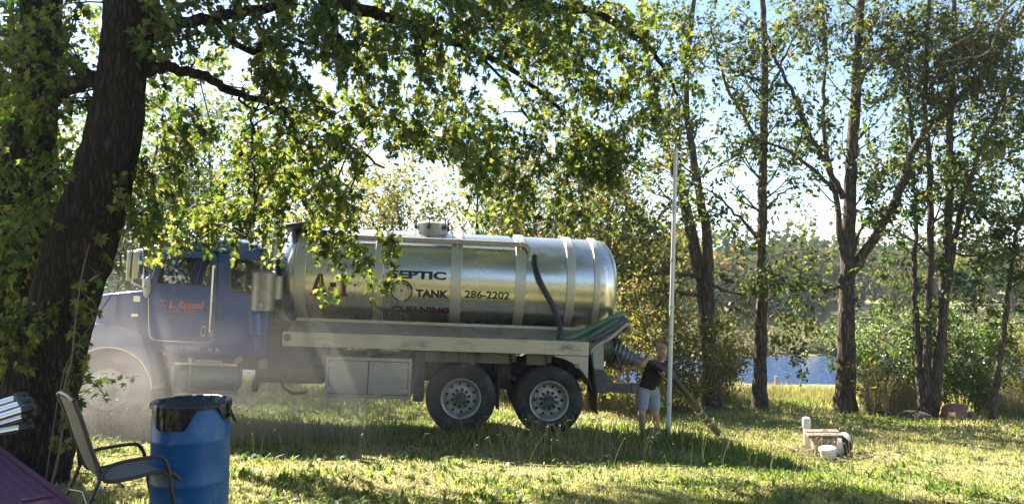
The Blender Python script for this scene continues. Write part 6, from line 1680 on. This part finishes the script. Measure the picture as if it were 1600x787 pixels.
        th = [at(-.35, -.045), at(-.15, -.062), at(.25, -.070), at(.55, -.066)]
        chain(b, [Lc(p) for p in th], [.0125, .0115, .0105, .009])
    cR = HOSE_PTS[0].lerp(HOSE_PTS[1], .62); sR = cR + Vector((-.02, -.02, .075))
    hand(sR, elR.lerp(haR, .85), cR, 1)
    hx2 = (HOSE_PTS[3] - HOSE_PTS[1]).normalized(); cL = HOSE_PTS[2] - hx2 * .03; sL = cL + Vector((.01, .01, -.075))
    hand(sL, elL.lerp(haL, .85), cL, -1, hx2)
    fuse(b, 'body', SKIN, root, .0085, 2)
    e = MB()
    for s_ in (-1, 1): e.sphere(H(.031 * s_, .078, .004), (.013, .008, .008), 10, 8, HM)
    e.each('eye', pbr('eye_dark', (.05, .035, .03), .3), root)
    MB().tube([H(-.024, .089, -.0635), H(0, .0935, -.0625), H(.024, .089, -.0635)], .0022, 6).build('mouth', pbr('lip', (.34, .14, .11), .5), root)
    h = MB(); h.sphere(H(0, -.020, .052), (.080, .094, .080), 20, 14, HM); h.sphere(H(0, -.05, .01), (.074, .062, .07), 20, 14, HM); h.sphere(H(0, .035, .095), (.06, .045, .03), 16, 10, HM)
    fuse(h, 'hair', HAIR, root, .008, 3)
    s = MB(); torso(s, .014)
    for a, c, k in ((shR, elR, .62), (shL, elL, .66)): chain(s, [Lc(a.lerp(chest, .2)), Lc(a), Lc(a.lerp(c, k))], [.085, .077, .070])
    fuse(s, 'shirt', SHIRT, root, .011, 4)
    t = MB()
    for q in range(2):
        hp_, kn_ = ((hipR, knR), (hipL, knL))[q]
        chain(t, [Lc(pel.lerp(hp_, .5) + up * .02), Lc(hp_), Lc(hp_.lerp(kn_, .70))], [.115, .104, .090])
    t.sphere(Lc(pel - up * .03), (.168, .132, .11)); t.sphere(Lc(pel + up * .03), (.160, .118, .07))
    fuse(t, 'shorts', DENIM, root, .011, 4)
    for an in (anR, anL):
        f_ = MB(); chain(f_, [Lc(an + Vector((0, .05, -.045))), Lc(an + Vector((.01, -.05, -.05))), Lc(an + Vector((.03, -.16, -.06)))], [.042, .046, .036]); capsule(f_, Lc(an), Lc(an + Vector((0, 0, -.05))), .047, .05)
        fuse(f_, 'shoe', SHOE, root, .009, 2)
man()
# the thick hose he guides into the ground
c = catmull(HOSE_PTS, 8)
hs_ = MB().tube(c, .060, 20).build('vacuum_hose', pbr('worn_rubber', (.03, .026, .023), .55, 0, .25, 9, dirt=(.08, .065, .05), damt=.2))
tag(hs_, 'thick dark hose running from the man down into the grass', 'hose')
d0 = (c[1] - c[0]).normalized(); d1 = (c[-9] - c[-10]).normalized()
MB().lathe([(.05, -.04), (.068, -.035), (.07, .03), (.064, .04)], c[0], d0, 20, True, True).build('collar', ALU, hs_)
b = MB(); b.lathe([(.062, 0), (.067, .005), (.067, .02), (.062, .025)], c[-14], (c[-13] - c[-14]), 20, True, True); b.lathe([(.062, 0), (.066, .005), (.066, .02), (.062, .025)], c[-10], d1, 20, True, True); b.each('hose_band', pbr('pale_band', (.55, .52, .45), .5, .4), hs_)
# ------------------------------------------------------------------ dust cloud and hazy air
def dust():
    m, nt, N, L = nmat('dust')
    out = N('ShaderNodeOutputMaterial'); v = N('ShaderNodeVolumePrincipled')
    v.inputs['Color'].default_value = (.66, .61, .58, 1); v.inputs['Anisotropy'].default_value = .25
    tc = N('ShaderNodeTexCoord'); ln = N('ShaderNodeVectorMath'); ln.operation = 'LENGTH'
    L(tc.outputs['Object'], ln.inputs[0])
    fall = N('ShaderNodeMapRange'); fall.interpolation_type = 'SMOOTHSTEP'; fall.inputs[1].default_value = .98; fall.inputs[2].default_value = .25; fall.inputs[3].default_value = 0; fall.inputs[4].default_value = 1
    L(ln.outputs['Value'], fall.inputs[0])
    n = N('ShaderNodeTexNoise'); n.inputs['Scale'].default_value = 3.4; n.inputs['Detail'].default_value = 7; n.inputs['Roughness'].default_value = .62; n.inputs['Distortion'].default_value = 1.1
    L(tc.outputs['Object'], n.inputs['Vector'])
    nr = N('ShaderNodeMapRange'); nr.inputs[1].default_value = .34; nr.inputs[2].default_value = .72; nr.inputs[3].default_value = .22; nr.inputs[4].default_value = 1.6
    L(n.outputs[0], nr.inputs[0])
    sx = N('ShaderNodeSeparateXYZ'); L(tc.outputs['Object'], sx.inputs[0])
    zr = N('ShaderNodeMapRange'); zr.inputs[1].default_value = -.4; zr.inputs[2].default_value = .55; zr.inputs[3].default_value = 1.3; zr.inputs[4].default_value = .22
    L(sx.outputs[2], zr.inputs[0])
    m1 = N('ShaderNodeMath'); m1.operation = 'MULTIPLY'; L(fall.outputs[0], m1.inputs[0]); L(nr.outputs[0], m1.inputs[1])
    m2 = N('ShaderNodeMath'); m2.operation = 'MULTIPLY'; L(m1.outputs[0], m2.inputs[0]); L(zr.outputs[0], m2.inputs[1])
    m3 = N('ShaderNodeMath'); m3.operation = 'MULTIPLY'; m3.inputs[1].default_value = DUST_D; L(m2.outputs[0], m3.inputs[0])
    L(m3.outputs[0], v.inputs['Density']); L(v.outputs[0], out.inputs['Volume'])
    o = MB().sphere((0, 0, 0), 1.0, 32, 20).build('dust_cloud', m)
    o.location = (-4.7, 10.9, .35); o.scale = (5.0, 2.6, 1.9)
    tag(o, 'drifting cloud of pale dust around the front of the truck', None, None, 'stuff')
DUST_D = .5
dust()
def haze():
    m, nt, N, L = nmat('haze'); out = N('ShaderNodeOutputMaterial'); v = N('ShaderNodeVolumePrincipled')
    v.inputs['Color'].default_value = (.80, .87, .95, 1); v.inputs['Density'].default_value = HAZE_D; v.inputs['Anisotropy'].default_value = .3
    L(v.outputs[0], out.inputs['Volume'])
    o = MB().box(-1000, 1000, -1000, 1000, -6.5, 30).build('haze', m, angle=0)
    tag(o, 'thin blue haze over the lake', None, None, 'stuff')
HAZE_D = .0004
haze()
